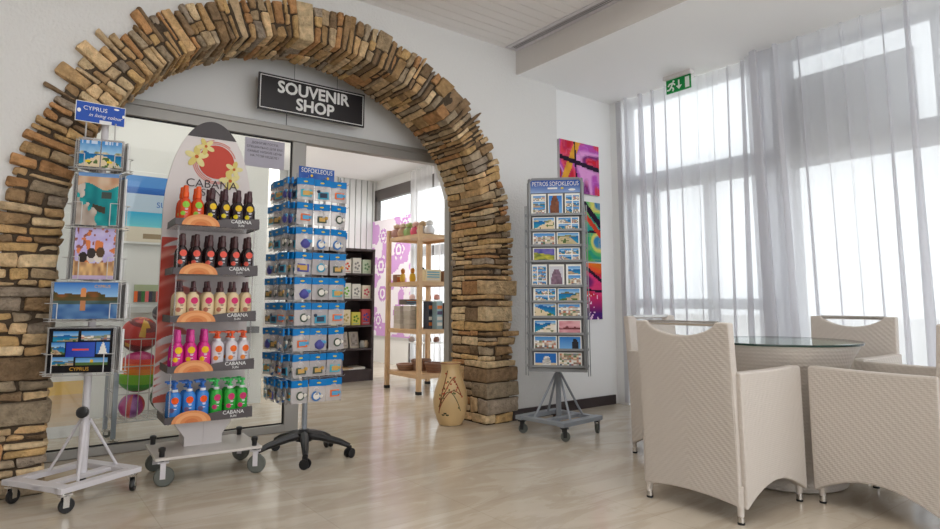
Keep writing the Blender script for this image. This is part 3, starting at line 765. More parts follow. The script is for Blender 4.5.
for ri, (kinds, nm) in enumerate(ROWS):
    cnt = {}
    for k, kd in enumerate(kinds):
        for dep in range(2):
            x = SX0+0.05+k*(SX1-SX0-0.095)/5+R.uniform(-0.004, 0.004); y = SYF+0.045+dep*0.075
            Mb = CB @ T(x, y, SHZ[ri]+0.006, R.uniform(-0.18, 0.12)) @ Matrix.Scale(1.07, 4)
            root, desc = PRO[kd]
            if kd not in used: o = root; used.add(kd); o.matrix_world = Mb
            else: o = copy_tree(root, M=Mb)
            if dep == 0: cnt[kd] = cnt.get(kd, 0)+1
            tot = kinds.count(kd); pos = cnt[kd]
            w_ = 'only' if tot == 1 else ('leftmost' if pos == 1 else 'rightmost' if pos == tot else ORD[pos-1]+' from left')
            tag(o, f'{desc}, {nm} shelf, {w_}, {"front" if dep == 0 else "back"} row', 'bottle', f'bottles on the {nm} shelf of the suncare stand')

# ------------------------------------------------------------------ key ring spinner
KM = T(1.54, 3.75, 0, radians(1))
ks = empty('keyring_spinner', KM); tag(ks, 'revolving key ring rack on black five-star castor base', 'display stand')
m = MB(); 
star = [172, 244, 316, 28, 100]
for a in star:
    A = T(0, 0, 0, radians(a+5))
    m.tube([(0.02, 0, 0.135), (0.1, 0, 0.125), (0.22, 0, 0.095), (0.285, 0, 0.07)], [0.03, 0.026, 0.02, 0.015], 8, A)
m.lathe([(0.05, 0.1), (0.052, 0.15), (0.034, 0.165), (0.03, 0.17)], 16)
m.build('star_base', black_plastic, ks, smooth=True)
for a in star:
    a += 5; c_, s_ = cos(radians(a)), sin(radians(a)); Q = T(0.285*c_, 0.285*s_, 0, radians(a+60))
    cst = MB().box(-0.018, 0.012, -0.008, 0.008, 0.025, 0.072, Q).build('castor', black_plastic, ks, bevel=0.003)
    m = MB()
    for sd in (-1, 1): m.lathe([(0.012, 0), (0.027, 0), (0.029, 0.006), (0.029, 0.012), (0.012, 0.014)], 16, Q @ T(0, sd*0.016, 0.029, rx=pi/2) @ T(0, 0, -0.007))
    m.build('wheel', rubber, cst, smooth=True)
m = MB().tube([(0, 0, 0.16), (0, 0, 1.74)], 0.016, 12); m.build('pole', grey_metal, ks, smooth=True)
m = MB(); TZ = [1.71-0.1522*i for i in range(9)]
for z in TZ:
    for q in range(4):
        Q = T(0, 0, 0, q*pi/2); m.tube([(-0.15, -0.13, z), (0.15, -0.13, z)], 0.003, 6, Q)
        for x in (-0.11, 0, 0.11): m.tube([(x, -0.13, z), (x, -0.205, z-0.004), (x, -0.213, z+0.006)], 0.0018, 5, Q)
        m.tube([(0, -0.13, z), (0, 0, z)], 0.003, 6, Q)
for q in range(4): m.tube([(-0.15, -0.13, 0.44), (-0.15, -0.13, 1.74)], 0.004, 6, T(0, 0, 0, q*pi/2))
m.build('hook_rack', grey_metal, ks)
m = MB(); SGK = T(0.01, -0.06, 1.715)
m.box(-0.12, 0.12, 0.001, 0.005, 0, 0.09, SGK, col=rgb(48, 84, 160))
m.pic(0.24, 0.09, 40, 16, lambda u, v: mixc(rgb(44, 80, 158), rgb(70, 110, 180), vn(u*5, v*3, 3)), SGK)
m.text('SOFOKLEOUS', 0.042, SGK @ T(0, -0.002, 0.066), stretch=0.82, col=WH)
for x, z in ((-0.035, 0.036), (0.075, 0.03)): m.disc(x, z, 0.009, -0.001, 8, SGK, col=rgb(230, 190, 60))
m.build('sign', printed, ks)

PKB, PKD, PKY = rgb(6, 118, 188), rgb(20, 84, 150), rgb(222, 196, 70)
def make_packet(seed):
    rp = random.Random(seed); t = empty('keyring_packet')
    m = MB(); w_, h_ = 0.104, 0.128
    vs = []; nx, nz = 6, 6
    for sd in (-1, 1):
        for j in range(nz+1):
            for i in range(nx+1):
                u, v = i/nx, j/nz; b = 0.009*sin(pi*u)*sin(pi*min(1, v*1.15))+0.0008
                vs.append((-w_/2+w_*u, sd*b+0.0028*rp.uniform(-1, 1), -h_+h_*v))
    fs = []; n1 = (nx+1)*(nz+1)
    for j in range(nz):
        for i in range(nx):
            a = j*(nx+1)+i; q = (a, a+1, a+nx+2, a+nx+1); fs.append(q); fs.append(tuple(n1+z for z in q[::-1]))
    m.add(vs, fs); m.build('bag', bag_mat, t, smooth=True)
    m = MB().box(-w_/2-0.001, w_/2+0.001, -0.005, 0.005, -0.034, 0.006, col=PKB); m.disc(rp.uniform(-0.006, 0.006), -0.015, 0.014, -0.0055, 8, col=PKY, rz=0.005)
    m.build('header_card', printed, t)
    m = MB(); col = rp.choice([rgb(190, 150, 70), rgb(60, 110, 170), rgb(70, 84, 72), rgb(150, 110, 90), rgb(80, 80, 150), rgb(60, 150, 180), rgb(220, 110, 60), rgb(120, 120, 130), rgb(70, 170, 190)]); c2 = rp.choice([rgb(90, 160, 200), rgb(225, 220, 210), rgb(50, 60, 80), rgb(200, 160, 90)])
    cx, cz = rp.uniform(-0.008, 0.008), rp.uniform(-0.094, -0.082); k = rp.random()
    if k < 0.45:
        r_ = rp.uniform(0.026, 0.033); m.lathe([(r_*0.6, -0.0035), (r_, -0.003), (r_, 0.003), (r_*0.6, 0.0035)], 18, T(cx, -0.006, cz, rx=pi/2), col=col); m.disc(cx, cz, r_*0.66, -0.0095, 14, col=c2, t=0.001)
    elif k < 0.75:
        r_ = rp.uniform(0.024, 0.03); m.box(cx-r_*1.2, cx+r_*1.2, -0.009, -0.002, cz-r_*0.8, cz+r_*0.8, col=col); m.box(cx-r_*0.8, cx+r_*0.8, -0.0105, -0.009, cz-r_*0.5, cz+r_*0.5, col=c2)
    else:
        m.lathe([(0.006, -0.034), (0.026, -0.024), (0.032, -0.004), (0.02, 0.014), (0.008, 0.024)], 12, T(cx, -0.006, cz), col=col, sy=0.4); m.disc(cx+0.012, cz+0.008, 0.013, -0.011, 10, col=c2)
    m.lathe([(0.004, -0.01), (0.011, -0.005), (0.012, 0.006), (0.003, 0.011)], 8, T(cx+rp.choice((-1, 1))*0.03, -0.007, cz+rp.uniform(-0.02, 0.03)), col=c2, sy=0.5)
    m.tube([(cx+0.016*cos(a), -0.006, cz+0.036+0.014*sin(a)) for a in [2*pi*i/10 for i in range(10)]], 0.0012, 5, col=rgb(190, 185, 180), closed=True)
    m.build('charm', printed, t, smooth=True)
    return t
packs = [make_packet(s) for s in (3, 8, 11, 17, 23, 29, 37, 41, 53)]
usedp = set()
def place_packet(i, Mp, label, group):
    if i not in usedp: o = packs[i]; usedp.add(i); o.matrix_world = Mp
    else: o = copy_tree(packs[i], M=Mp)
    return tag(o, label, 'key ring packet', group)
TN = ['top', 'second', 'third', 'fourth', 'fifth', 'sixth', 'seventh', 'eighth', 'lowest']
order = list(range(27)); rp = random.Random(2)
for ti, z in enumerate(TZ):
    for ci, x in enumerate((-0.11, 0, 0.11)):
        place_packet((ti*3+ci*2+ti//3+rp.randrange(3)) % 9, KM @ T(x+R.uniform(-0.004, 0.004), -0.176, z-0.01, R.uniform(-0.1, 0.1), ry=R.uniform(-0.04, 0.04)), f'key ring packet on the front of the spinner, {TN[ti]} tier, {("left", "middle", "right")[ci]} column', 'key ring packets on the front of the spinner')
    for ci, x in enumerate((-0.11, 0, 0.11)):
        for dp in range(3):
            place_packet(rp.randrange(9), KM @ T(0, 0, 0, -pi/2) @ T(x, -0.15-0.03*dp, z-0.01, R.uniform(-0.2, 0.2), ry=R.uniform(-0.06, 0.06)), f'key ring packet on the left side of the spinner, {TN[ti]} tier, {("rear", "middle", "front")[ci]} hook, {("inner", "second", "outer")[dp]}', 'key ring packets on the left side of the spinner')
    place_packet(rp.randrange(9), KM @ T(0, 0, 0, pi/2) @ T(-0.1, -0.176, z-0.022, R.uniform(-0.2, 0.2)), f'key ring packet seen edge-on at the right side of the spinner, {TN[ti]} tier', 'key ring packets on the right side of the spinner')

# ------------------------------------------------------------------ grey postcard rack by the wall
PM = T(3.30, 3.30, 0)
pr = empty('postcard_rack', PM); tag(pr, 'grey postcard rack on castors standing by the white wall', 'display stand')
BB = T(0, 0, 0, radians(6)); h = 0.195; m = MB()
for sy in (-1, 1): m.box(-h-0.03, h+0.03, sy*h-0.03, sy*h+0.03, 0.098, 0.128, BB)
m.box(-h-0.02, -h+0.03, -h, h, 0.1, 0.126, BB); m.box(h-0.03, h+0.02, -h, h, 0.1, 0.126, BB); m.box(-h, h, -0.05, 0.0, 0.102, 0.124, BB)
m.build('base_frame', grey_metal, pr, bevel=0.003)
for sx in (-1, 1):
    for sy in (-1, 1):
        v = BB @ Vector((sx*h, sy*h, 0)); castor(pr, v.x, v.y, 0.034, 0.1, R.uniform(-1, 1), grey_rubber, black_plastic)
m = MB().tube([(0, 0, 0.11), (0, 0, 0.52)], 0.02, 12)
for a in (-110, -20, 70, 160): m.tube([(cos(radians(a))*0.02, sin(radians(a))*0.02, 0.43), (cos(radians(a))*0.19, sin(radians(a))*0.19, 0.125)], 0.009, 8)
m.build('pole', grey_metal, pr, smooth=True)
FA = radians(-45.0); FR = T(0, 0, 0, FA)
rackm = mat('rack grey', rgb(142, 144, 146), 0.45, 0.25); m = MB()
ZB, ZT, RW, RD = 0.475, 1.845, 0.205, 0.19
for q in range(4):
    Q = FR @ T(0, 0, 0, q*pi/2)
    m.tube([(-RW+0.01, -RD, ZB), (-RW+0.01, -RD, ZT-0.03), (-RW+0.035, -RD, ZT), (RW-0.035, -RD, ZT), (RW-0.01, -RD, ZT-0.03), (RW-0.01, -RD, ZB)], 0.011, 8, Q)
    m.box(-RW, RW, -RD-0.01, -RD+0.01, ZB-0.015, ZB+0.01, Q)
    for sg_ in (-1, 1): m.tube([(sg_*(RW+0.004), -RD-0.035, ZB-0.04), (sg_*(RW+0.004), -RD-0.03, ZT-0.2)], 0.0035, 6, Q)
m.box(-RD, RD, -RD, RD, ZB-0.01, ZB+0.0, FR)
m.build('rack_frame', rackm, pr, smooth=False)
m = MB()
for q in range(4): m.box(-RW+0.02, RW-0.02, -RD+0.004, -RD+0.008, ZB, ZT-0.01, FR @ T(0, 0, 0, q*pi/2))
m.build('back_board', mat('rack board', rgb(112, 110, 112), 0.6), pr)
ROWSZ = [(1.578, 'p'), (1.464, 'l'), (1.352, 'l'), (1.240, 'l'), (1.062, 'p'), (0.950, 'l'), (0.841, 'l'), (0.724, 'l'), (0.612, 'l'), (0.496, 'l')]
for z, k in ROWSZ:
    m = MB()
    for q in range(4):
        Q = FR @ T(0, 0, 0, q*pi/2); m.box(-RW+0.02, RW-0.02, -RD-0.026, -RD+0.004, z-0.004, z-0.001, Q); m.box(-RW+0.02, RW-0.02, -RD-0.028, -RD-0.025, z-0.004, z+0.012, Q)
    m.build('card_ledge', rackm, pr)
m = MB(); SP = FR @ T(0, -RD-0.006, 1.742)
m.box(-0.185, 0.185, 0.001, 0.004, 0, 0.095, SP, col=rgb(60, 90, 160))
m.pic(0.37, 0.095, 44, 12, lambda u, v: mixc(rgb(150, 175, 215), rgb(46, 86, 168), min(1, v*1.3+0.3*vn(u*6, v*4, 2)-0.1)), SP)
m.text('PETROS SOFOKLEOUS', 0.046, SP @ T(0, -0.002, 0.066), stretch=0.74, col=WH)
m.box(-0.055, 0.015, -0.0015, 0, 0.028, 0.04, SP, col=WH); m.disc(0.05, 0.034, 0.011, -0.001, 8, SP, col=rgb(225, 200, 60), rz=0.007); m.disc(0.12, 0.022, 0.026, -0.001, 10, SP, col=WH, rz=0.008)
m.build('sign', printed, pr)
pan = lambda u, v: mixc(rgb(120, 175, 225), rgb(40, 120, 200), v)
CARDS = [
 [('portrait postcard with three stacked harbour views', collage(3, 1, 3)), ('portrait postcard of a dark stone column', figure(5, pan, rgb(140, 84, 58), 0.45, 0.34, 0.95)), ('portrait postcard with four small town and sea views', collage(8, 2, 3))],
 [('postcard of a pale headland and deep blue sea', bay(13, .78, .9, SAND)), ('postcard collage of town squares with a pink corner', collage(10, 3, 2))],
 [('postcard of boats moored on a blue harbour', town(9, .7)), ('postcard of a tawny ruin', bay(16, .8, 1.4, rgb(170, 155, 110)))],
 [('postcard of a yellow field under violet hills', fields(3)), ('postcard collage of blue street scenes', collage(21, 3, 2))],
 [('portrait postcard with many tiny pictures', collage(4, 3, 5)), ('portrait postcard of a person in a cap', figure(7, lambda u, v: rgb(205, 205, 212), rgb(150, 120, 140), 0.5, 0.4, 0.8)), ('portrait postcard with two hill village views', collage(17, 1, 2))],
 [('postcard collage with red and yellow corners', collage(15, 3, 2)), ('postcard of a broad blue bay with rocks at right', bay(23, .7, .6))],
 [('postcard of a long curving sandy beach', bay(24, .85, .8, SAND)), ('postcard of white houses among trees', town(14, .75))],
 [('postcard of a white beach', bay(27, .8, .9, WH)), ('pink postcard of a town skyline at sunset', sunset(4))],
 [('postcard of a brown fortress by the sea', town(18, .65)), ('postcard of a dark figure beside a blue harbour', figure(12, pan, rgb(50, 48, 56), 0.75, 0.16, 0.85))],
 [('postcard of a white windmill against deep blue', figure(15, lambda u, v: rgb(40, 110, 190) if v > .25 else SAND, rgb(240, 238, 232), 0.55, 0.2, 0.8)), ('postcard of a green garden path', town(33, 1.2))]]
for ri, (z, k) in enumerate(ROWSZ):
    rn = ['top', 'second', 'third', 'fourth', 'fifth', 'sixth', 'seventh', 'eighth', 'ninth', 'lowest'][ri]
    n = 3 if k == 'p' else 2; w_, h_ = (0.108, 0.158) if k == 'p' else (0.162, 0.1)
    for ci in range(n):
        x = (ci-(n-1)/2)*(0.122 if n == 3 else 0.172)
        lb, fn = CARDS[ri][ci]
        card('postcard', w_, h_, 22 if n == 2 else 15, 15 if n == 2 else 22, bordered(fn), PM @ FR @ T(x, -RD-0.018, z, rx=radians(-4)), f'{lb}, {rn} row of the grey rack', 'postcard', 'postcards on the front of the grey rack', t=0.006)
    for q, sd in ((1, 'right'), (3, 'left')):
        card('postcard', 0.33, h_, 8, 6, (lambda kk: lambda u, v: mixc(rgb(110, 116, 128), rgb(150, 130, 120), vn(u*4, v*3, kk)))(ri*2+q), PM @ FR @ T(0, 0, 0, q*pi/2) @ T(0, -RD-0.022, z, rx=radians(-3)), f'postcard stack seen edge-on at the {sd} side of the grey rack, {rn} row', 'postcard', f'postcards on the {sd} side of the grey rack', t=0.014)

# ------------------------------------------------------------------ three abstract canvases
def art(pal, seed, bands):
    def f(u, v):
        for (a, b, c, wd, colr) in bands:
            if abs(a*u+b*v-c) < wd: return mixc(colr, (0.02, 0.01, 0.03), 0.35*vn(u*8, v*8, seed))
        x = vn(u*2.6+0.8*vn(v*3, u*3, seed+1), v*3.0, seed); y_ = vn(u*9, v*9, seed+2)
        k = max(0, min(len(pal)-1.001, (x*1.5-0.25)*(len(pal)-1))); i_ = int(k); g = max(0, min(1, (k-i_)*2-0.5))
        return mixc(mixc(pal[i_], pal[i_+1], g), pal[int(y_*(len(pal)-0.01))], 0.22*y_)
    return f
DK = rgb(40, 26, 48)
a1 = art([rgb(200, 40, 60), rgb(225, 70, 90), rgb(190, 90, 190), rgb(230, 160, 220), rgb(120, 50, 120), rgb(215, 40, 50)], 4, [(0.15, 1, 0.66, 0.045, DK), (1, 0.05, 0.42, 0.02, DK), (0.9, -0.4, 0.0, 0.07, rgb(235, 170, 60))])
a2 = art([rgb(60, 160, 80), rgb(40, 150, 130), rgb(90, 180, 110), rgb(225, 215, 110), rgb(60, 130, 180)], 9, [(0.8, 1, 1.25, 0.06, rgb(225, 70, 40)), (0.8, 1, 1.42, 0.07, DK), (-0.1, 1, 0.42, 0.02, DK)])
a3 = art([rgb(225, 120, 40), rgb(235, 90, 50), rgb(200, 40, 60), rgb(220, 60, 120), rgb(110, 40, 110)], 15, [(0.6, 1, 1.28, 0.035, DK), (0.05, 1, 0.55, 0.02, DK)])
def a3b(u, v):
    if v < 0.45 and u < 0.9 and vn(u*24, v*24, 6) > 0.74: return rgb(235, 200, 225)
    if v < 0.42: return mixc(mixc(rgb(90, 40, 120), rgb(60, 36, 110), vn(u*5, v*5, 3)), rgb(220, 50, 100), min(1, max(0, (v-0.1)*3)))
    return a3(u, v)
for z0, fn, lb in ((1.955, a1, 'red and violet abstract canvas, top of the three on the wall'), (1.325, a2, 'green abstract canvas, middle of the three on the wall'), (0.79, a3b, 'orange and purple abstract canvas, lowest of the three on the wall')):
    hh = 0.48 if z0 > 1.9 else 0.56 if z0 > 1 else 0.52
    t = empty('painting', T(4.215, 3.918, z0)); tag(t, lb, 'painting', 'abstract canvases beside the postcard rack')
    MB().box(-0.265, 0.265, -0.03, 0.0, 0, hh).build('stretcher', mat('canvas edge', rgb(206, 200, 200), 0.8), t)
    MB().pic(0.53, hh, 44, 44, fn, y=-0.0315).build('canvas', printed_matt, t)

# ------------------------------------------------------------------ hanging sign and notice
SM = T(1.81, 4.40, 2.355)
hs = empty('shop_sign', SM); tag(hs, 'black hanging sign reading SOUVENIR SHOP under the arch', 'sign')
MB().box(-0.43, 0.43, 0.0, 0.012, 0, 0.275).build('board', mat('sign black', rgb(34, 31, 34), 0.35), hs)
m = MB(); a, b, t_ = 0.418, 0.012, 0.006
m.box(-a, a, -0.002, -0.0005, b, b+t_); m.box(-a, a, -0.002, -0.0005, 0.275-b-t_, 0.275-b); m.box(-a, -a+t_, -0.002, -0.0005, b, 0.275-b); m.box(a-t_, a, -0.002, -0.0005, b, 0.275-b)
m.build('border', white_ink, hs)
bo = 0.0042
m = MB()
for q_, (dx, dz) in enumerate(((0, 0), (bo, 0), (-bo, 0), (0, bo), (0, -bo), (bo*.7, bo*.7), (-bo*.7, bo*.7), (bo*.7, -bo*.7), (-bo*.7, -bo*.7))):
    m.text('SOUVENIR', 0.126, T(dx, -0.002-q_*0.0001, 0.189+dz), stretch=0.97); m.text('SHOP', 0.126, T(dx+0.01, -0.002-q_*0.0001, 0.079+dz), stretch=0.97)
m.build('lettering', white_ink, hs)
m = MB()
for x in (-0.16, 0.19): m.tube([(x, 0.006, 0.27), (x, 0.006, 0.275+(0.19 if x < 0 else 0.17))], 0.0018, 5)
m.build('hanging_wire', mat('wire dark', rgb(110, 108, 106), 0.5), hs)
nt_ = empty('paper_notice', T(1.50, YG-0.006, 1.955)); tag(nt_, 'lilac grey paper notice taped to the shop window', 'notice')
MB().box(-0.15, 0.15, 0, 0.001, 0, 0.215).build('sheet', lilac_paper, nt_)
m = MB()
for i, tx in enumerate(('ДОРОГИЕ ГОСТИ,', 'СПЕЦИАЛЬНО ДЛЯ ВАС', 'САМЫЕ НИЗКИЕ ЦЕНЫ', 'НА ЭТОЙ НЕДЕЛЕ !')): m.text(tx, 0.023, T(0, -0.0012, 0.182-i*0.033))
m.build('lettering', ink, nt_)

# ------------------------------------------------------------------ vase
va = empty('floor_vase', T(2.86, 4.05, 0)); tag(va, 'tall tan ceramic floor vase with painted red blossom branches', 'vase')
vp = [(0.075, 0), (0.09, 0.004), (0.112, 0.05), (0.132, 0.13), (0.136, 0.18), (0.126, 0.26), (0.1, 0.34), (0.08, 0.39), (0.074, 0.42), (0.075, 0.455), (0.083, 0.468), (0.083, 0.474), (0.07, 0.474), (0.066, 0.44)]
MB().lathe(vp, 40).build('body', mat('tan glaze', rgb(214, 182, 132), 0.35, noise=(6, 0.08)), va, smooth=True)
def vrad(z):
    for (r0, z0), (r1, z1) in zip(vp, vp[1:]):
        if z0 <= z <= z1: return r0+(r1-r0)*(z-z0)/(z1-z0+1e-9)
    return 0.075
m = MB()
def vpt(a, z, e=0.001): r_ = vrad(z)+e; return (r_*cos(a), r_*sin(a), z)
a0 = radians(-127)
rv = random.Random(3)
for (s_a, s_z, e_a, e_z, bend, c) in ((-0.75, 0.1, 0.35, 0.37, 0.06, rgb(150, 84, 60)), (-0.7, 0.12, 0.75, 0.23, 0.09, rgb(140, 80, 60)), (-0.65, 0.14, -0.3, 0.42, 0.0, rgb(130, 86, 60)), (-0.7, 0.15, 0.65, 0.12, 0.13, rgb(92, 92, 66)), (0.2, 0.35, 0.7, 0.24, 0.03, rgb(150, 84, 60))):
    pts = [vpt(a0+s_a+(e_a-s_a)*t/10, s_z+(e_z-s_z)*t/10+bend*sin(pi*t/10)) for t in range(11)]
    m.tube(pts, 0.0035, 5, col=c)
    for t in range(2, 11):
        if rv.random() < 0.75:
            q = pts[t]; ang = atan2(q[1], q[0])+rv.uniform(-0.12, 0.12); z = q[2]+rv.uniform(-0.02, 0.02); cc = rv.choice([rgb(186, 84, 62), rgb(200, 110, 80), rgb(170, 70, 56), rgb(110, 110, 70)])
            m.lathe([(0.0, 0), (0.008, 0.0005), (0.006, 0.002), (0.0, 0.003)], 7, T(*vpt(ang, z, 0.0)) @ T(0, 0, 0, ang, ry=pi/2), col=cc, caps=False)
for q in range(3): m.lathe([(0, 0), (0.014, 0.0005), (0.0, 0.002)], 7, T(*vpt(a0-0.45+q*0.14, 0.09+0.012*(q % 2), 0)) @ T(0, 0, 0, a0-0.45+q*0.14, ry=pi/2), col=rgb(60, 66, 50), caps=False, sx=0.5)
m.build('painted_branches', printed_matt, va)
MB().lathe([(0.0835, 0.468), (0.0845, 0.4715), (0.0835, 0.475)], 40, caps=False).build('rim', mat('brown rim', rgb(150, 90, 60), 0.4), va, smooth=True)

# ------------------------------------------------------------------ wicker chairs
steel_foot = mat('steel foot', rgb(200, 196, 190), 0.25, 0.9)
def make_chair():
    t = empty('wicker_armchair')
    NV = 14
    # back: profile in (y,z), thickness along x, leaning back slightly
    def halfw(z): return 0.245+0.004*(z-0.075)/0.785
    pts = []
    for i in range(NV+1): u = -1+2*i/NV; pts.append((u*0.245, 0.072+0.02*(1-u*u)))
    for z in (0.25, 0.45, 0.65): pts.append((halfw(z), z))
    pts.append((halfw(0.858), 0.858)); pts.append((0.185, 0.86))
    for i in range(NV+1):
        u = 1-2*i/NV; pts.append((u*0.175, 0.845-0.05*(1-u*u)**0.8))
    pts.append((-0.185, 0.86)); pts.append((-halfw(0.858), 0.858))
    for z in (0.65, 0.45, 0.25): pts.append((-halfw(z), z))
    m = MB(); n = len(pts)
    def bx(z): return -0.282-0.035*max(0, (z-0.3)/0.56)**1.3
    vs = [(bx(z), y, z) for y, z in pts]+[(bx(z)+0.045, y, z) for y, z in pts]
    m.add(vs, [tuple(range(n))[::-1], tuple(range(n, 2*n))]+[(i, (i+1) % n, n+(i+1) % n, n+i) for i in range(n)])
    m.build('backrest', wicker, t, bevel=0.007, seg=2)
    for sd in (-1, 1):
        pl = [(-0.26, 0.07)]
        for i in range(13): q = i/12; pl.append((-0.255+0.525*q, 0.062+0.085*sin(pi*q)**0.9))
        pl += [(0.283, 0.06), (0.285, 0.35), (0.283, 0.63)]
        for i in range(9): q = i/8; pl.append((0.27-0.54*q, 0.642-0.004*sin(pi*q)))
        m = MB(); y0, y1 = (0.215, 0.268) if sd > 0 else (-0.268, -0.215)
        m.prism(pl, y0, y1); m.build('arm', wicker, t, bevel=0.01, seg=2)
    MB().box(-0.24, 0.255, -0.216, 0.216, 0.30, 0.395).build('seat', wicker, t, bevel=0.015)
    MB().box(-0.235, 0.24, -0.212, 0.212, 0.396, 0.43).build('cushion', mat('cream cushion', rgb(226, 220, 212), 0.8), t, bevel=0.015)
    m = MB().tube([(-0.283, -0.19, 0.852), (-0.283, 0.19, 0.852)], 0.0125, 10, T(-0.008, 0, 0))
    m.build('handle', chrome, t, smooth=True)
    for sx, sy in ((-1, -1), (-1, 1), (1, -1), (1, 1)):
        x, y = sx*0.262, sy*0.236
        lg = MB().tube([(x, y, 0.012), (x, y, 0.16)], [0.0125, 0.019], 10).build('leg', wicker, t, smooth=True)
        MB().tube([(x, y, 0.008), (x, y, 0.034)], 0.0145, 10).build('metal_tip', steel_foot, lg, smooth=True)
        MB().tube([(x, y, 0.0), (x, y, 0.009)], 0.0155, 10).build('glide', rubber, lg, smooth=True)
    return t
ch = make_chair()
CH = [(T(2.86, 1.745, 0, 0), 'white wicker armchair nearest the camera, back turned to the viewer'),
      (T(3.385, 1.14, 0, radians(83)), 'white wicker armchair cut off by the right edge of the photo'),
      (T(4.05, 1.70, 0, pi), 'white wicker armchair behind the table, facing the camera'),
      (T(3.50, 2.33, 0, -pi/2), 'white wicker armchair partly hidden behind the nearest chair, at left')]
for i, (Mc, lb) in enumerate(CH):
    o = ch if i == 0 else copy_tree(ch)
    o.matrix_world = Mc; tag(o, lb, 'chair', 'white wicker chairs round the table')
tb = empty('wicker_table', T(3.455, 1.735, 0)); tag(tb, 'round white wicker table with glass top among the armchairs', 'table')
MB().lathe([(0.27, 0.0), (0.292, 0.01), (0.292, 0.03), (0.28, 0.2), (0.285, 0.4), (0.31, 0.55), (0.355, 0.66), (0.388, 0.715), (0.388, 0.728), (0.3, 0.728)], 64).build('pedestal', wicker_table, tb, smooth=True)
gt = MB().lathe([(0.01, 0.729), (0.405, 0.729), (0.405, 0.739), (0.01, 0.739)], 72).build('glass_top', glass_top, tb)
MB().lathe([(0.4055, 0.7285), (0.408, 0.734), (0.4055, 0.7395)], 72, caps=False).build('glass_rim', glass_edge, tb, smooth=True)

# ------------------------------------------------------------------ curtains
def curtain(name, x, ya, yb, z0, z1, seed, amp, dens, material, gather=0.0):
    rc = random.Random(seed); m = MB(); n = int(abs(yb-ya)*dens); rows = 7
    ph = [rc.uniform(0, 6.28) for _ in range(6)]
    vs = []
    for j in range(rows+1):
        v = j/rows
        for i in range(n+1):
            q = (i/n)*abs(yb-ya); sg = 1 if yb > ya else -1
            f = q*38+ph[0]+2.4*sin(q*2.9+ph[3])+1.1*sin(q*6.7+ph[4])+0.7*v*sin(q*2.2+ph[1])
            a = amp*(0.45+0.9*(0.5+0.5*sin(q*4.7+ph[5]))**1.3)*(0.75+0.35*v)
            xx = x+a*0.62*cos(f)+0.004*sin(q*150+ph[2])
            yy = ya+(yb-ya)*i/n+sg*(a*1.05*sin(f)+0.006*sin(q*97+ph[4]))-0.05*v*sin(q*2.1+ph[2])
            vs.append((xx, yy, z1+(z0-z1)*v))
    fs = [(j*(n+1)+i, j*(n+1)+i+1, (j+1)*(n+1)+i+1, (j+1)*(n+1)+i) for j in range(rows) for i in range(n)]
    m.add(vs, fs); o = m.build(name, material, smooth=True)
    o.data.polygons.foreach_set('use_smooth', [True]*len(o.data.polygons))
    return o
tag(curtain('sheer_curtain', 4.67, 3.81, 2.12, 0.02, 2.9, 3, 0.05, 220, sheer), 'sheer white curtain hanging between the wall corner and middle window post', 'curtain', 'sheer curtains of the lobby window')
tag(curtain('sheer_curtain', 4.56, 2.44, -2.4, 0.02, 2.9, 8, 0.058, 220, sheer), 'sheer white curtain on the right, behind the far armchair', 'curtain', 'sheer curtains of the lobby window')
for ya, yb, lb in ((7.75, 7.2, 'narrow white curtain beside the purple banner in the shop'), (7.15, 6.5, 'white curtain behind the pine shelf in the shop'), (6.3, 4.7, 'white curtain nearest the door jamb in the shop')):
    tag(curtain('shop_curtain', 4.74, ya, yb, 0.01, 2.9, int(ya*10), 0.03, 90, sheer_shop), lb, 'curtain', 'shop window curtains')

# ------------------------------------------------------------------ ceiling vent and exit sign
vt = empty('ceiling_vent', T(3.345, 2.2, ZU)); tag(vt, 'long slotted white air vent in the ceiling beside the beam', 'vent')
L0, L1 = -2.2, 1.62
m = MB().box(-0.065, -0.028, L0, L1, -0.008, 0.0).box(0.028, 0.065, L0, L1, -0.008, 0.0).box(-0.065, 0.065, L1, L1+0.03, -0.008, 0.0)
m.build('frame', white_metal, vt)
m = MB().box(-0.028, 0.028, L0, L1, -0.001, 0.0); m.build('slot', mat('vent dark', rgb(120, 116, 114), 0.7), vt)
m = MB().box(-0.012, -0.009, L0, L1, -0.006, -0.001).box(0.009, 0.012, L0, L1, -0.006, -0.001); m.build('louvre', white_metal, vt)
ex = empty('exit_sign', T(4.52, 3.01, ZC)); tag(ex, 'green running man exit sign hanging from the white ceiling', 'sign')
MB().box(-0.035, 0.035, -0.135, 0.135, -0.035, 0.0).build('housing', mat('sign housing', rgb(225, 220, 218), 0.5), ex, bevel=0.006)
m = MB(); EM = T(-0.006, 0, -0.155, -pi/2)
GRN = rgb(20, 150, 70)
m.box(-0.12, 0.12, 0.0, 0.01, 0, 0.12, EM, col=GRN); W2 = rgb(240, 250, 242)
m.box(0.068, 0.108, -0.002, 0, 0.012, 0.105, EM, col=W2)
m.box(0.0, 0.014, -0.002, 0, 0.045, 0.1, EM, col=W2); m.prism([(-0.022, 0.05), (0.007, 0.016), (0.036, 0.05)], -0.002, 0, EM, col=W2)
m.disc(-0.045, 0.098, 0.011, -0.001, 10, EM, col=W2)
for a, b in (((-0.05, 0.088), (-0.07, 0.05)), ((-0.07, 0.05), (-0.045, 0.035)), ((-0.045, 0.035), (-0.055, 0.012)), ((-0.07, 0.05), (-0.085, 0.03)), ((-0.085, 0.03), (-0.108, 0.03)), ((-0.052, 0.083), (-0.03, 0.065)), ((-0.055, 0.085), (-0.085, 0.08)), ((-0.085, 0.08), (-0.098, 0.062))):
    m.tube([(a[0], -0.001, a[1]), (b[0], -0.001, b[1])], 0.007, 6, EM, col=W2)
m.build('panel', printed, ex)
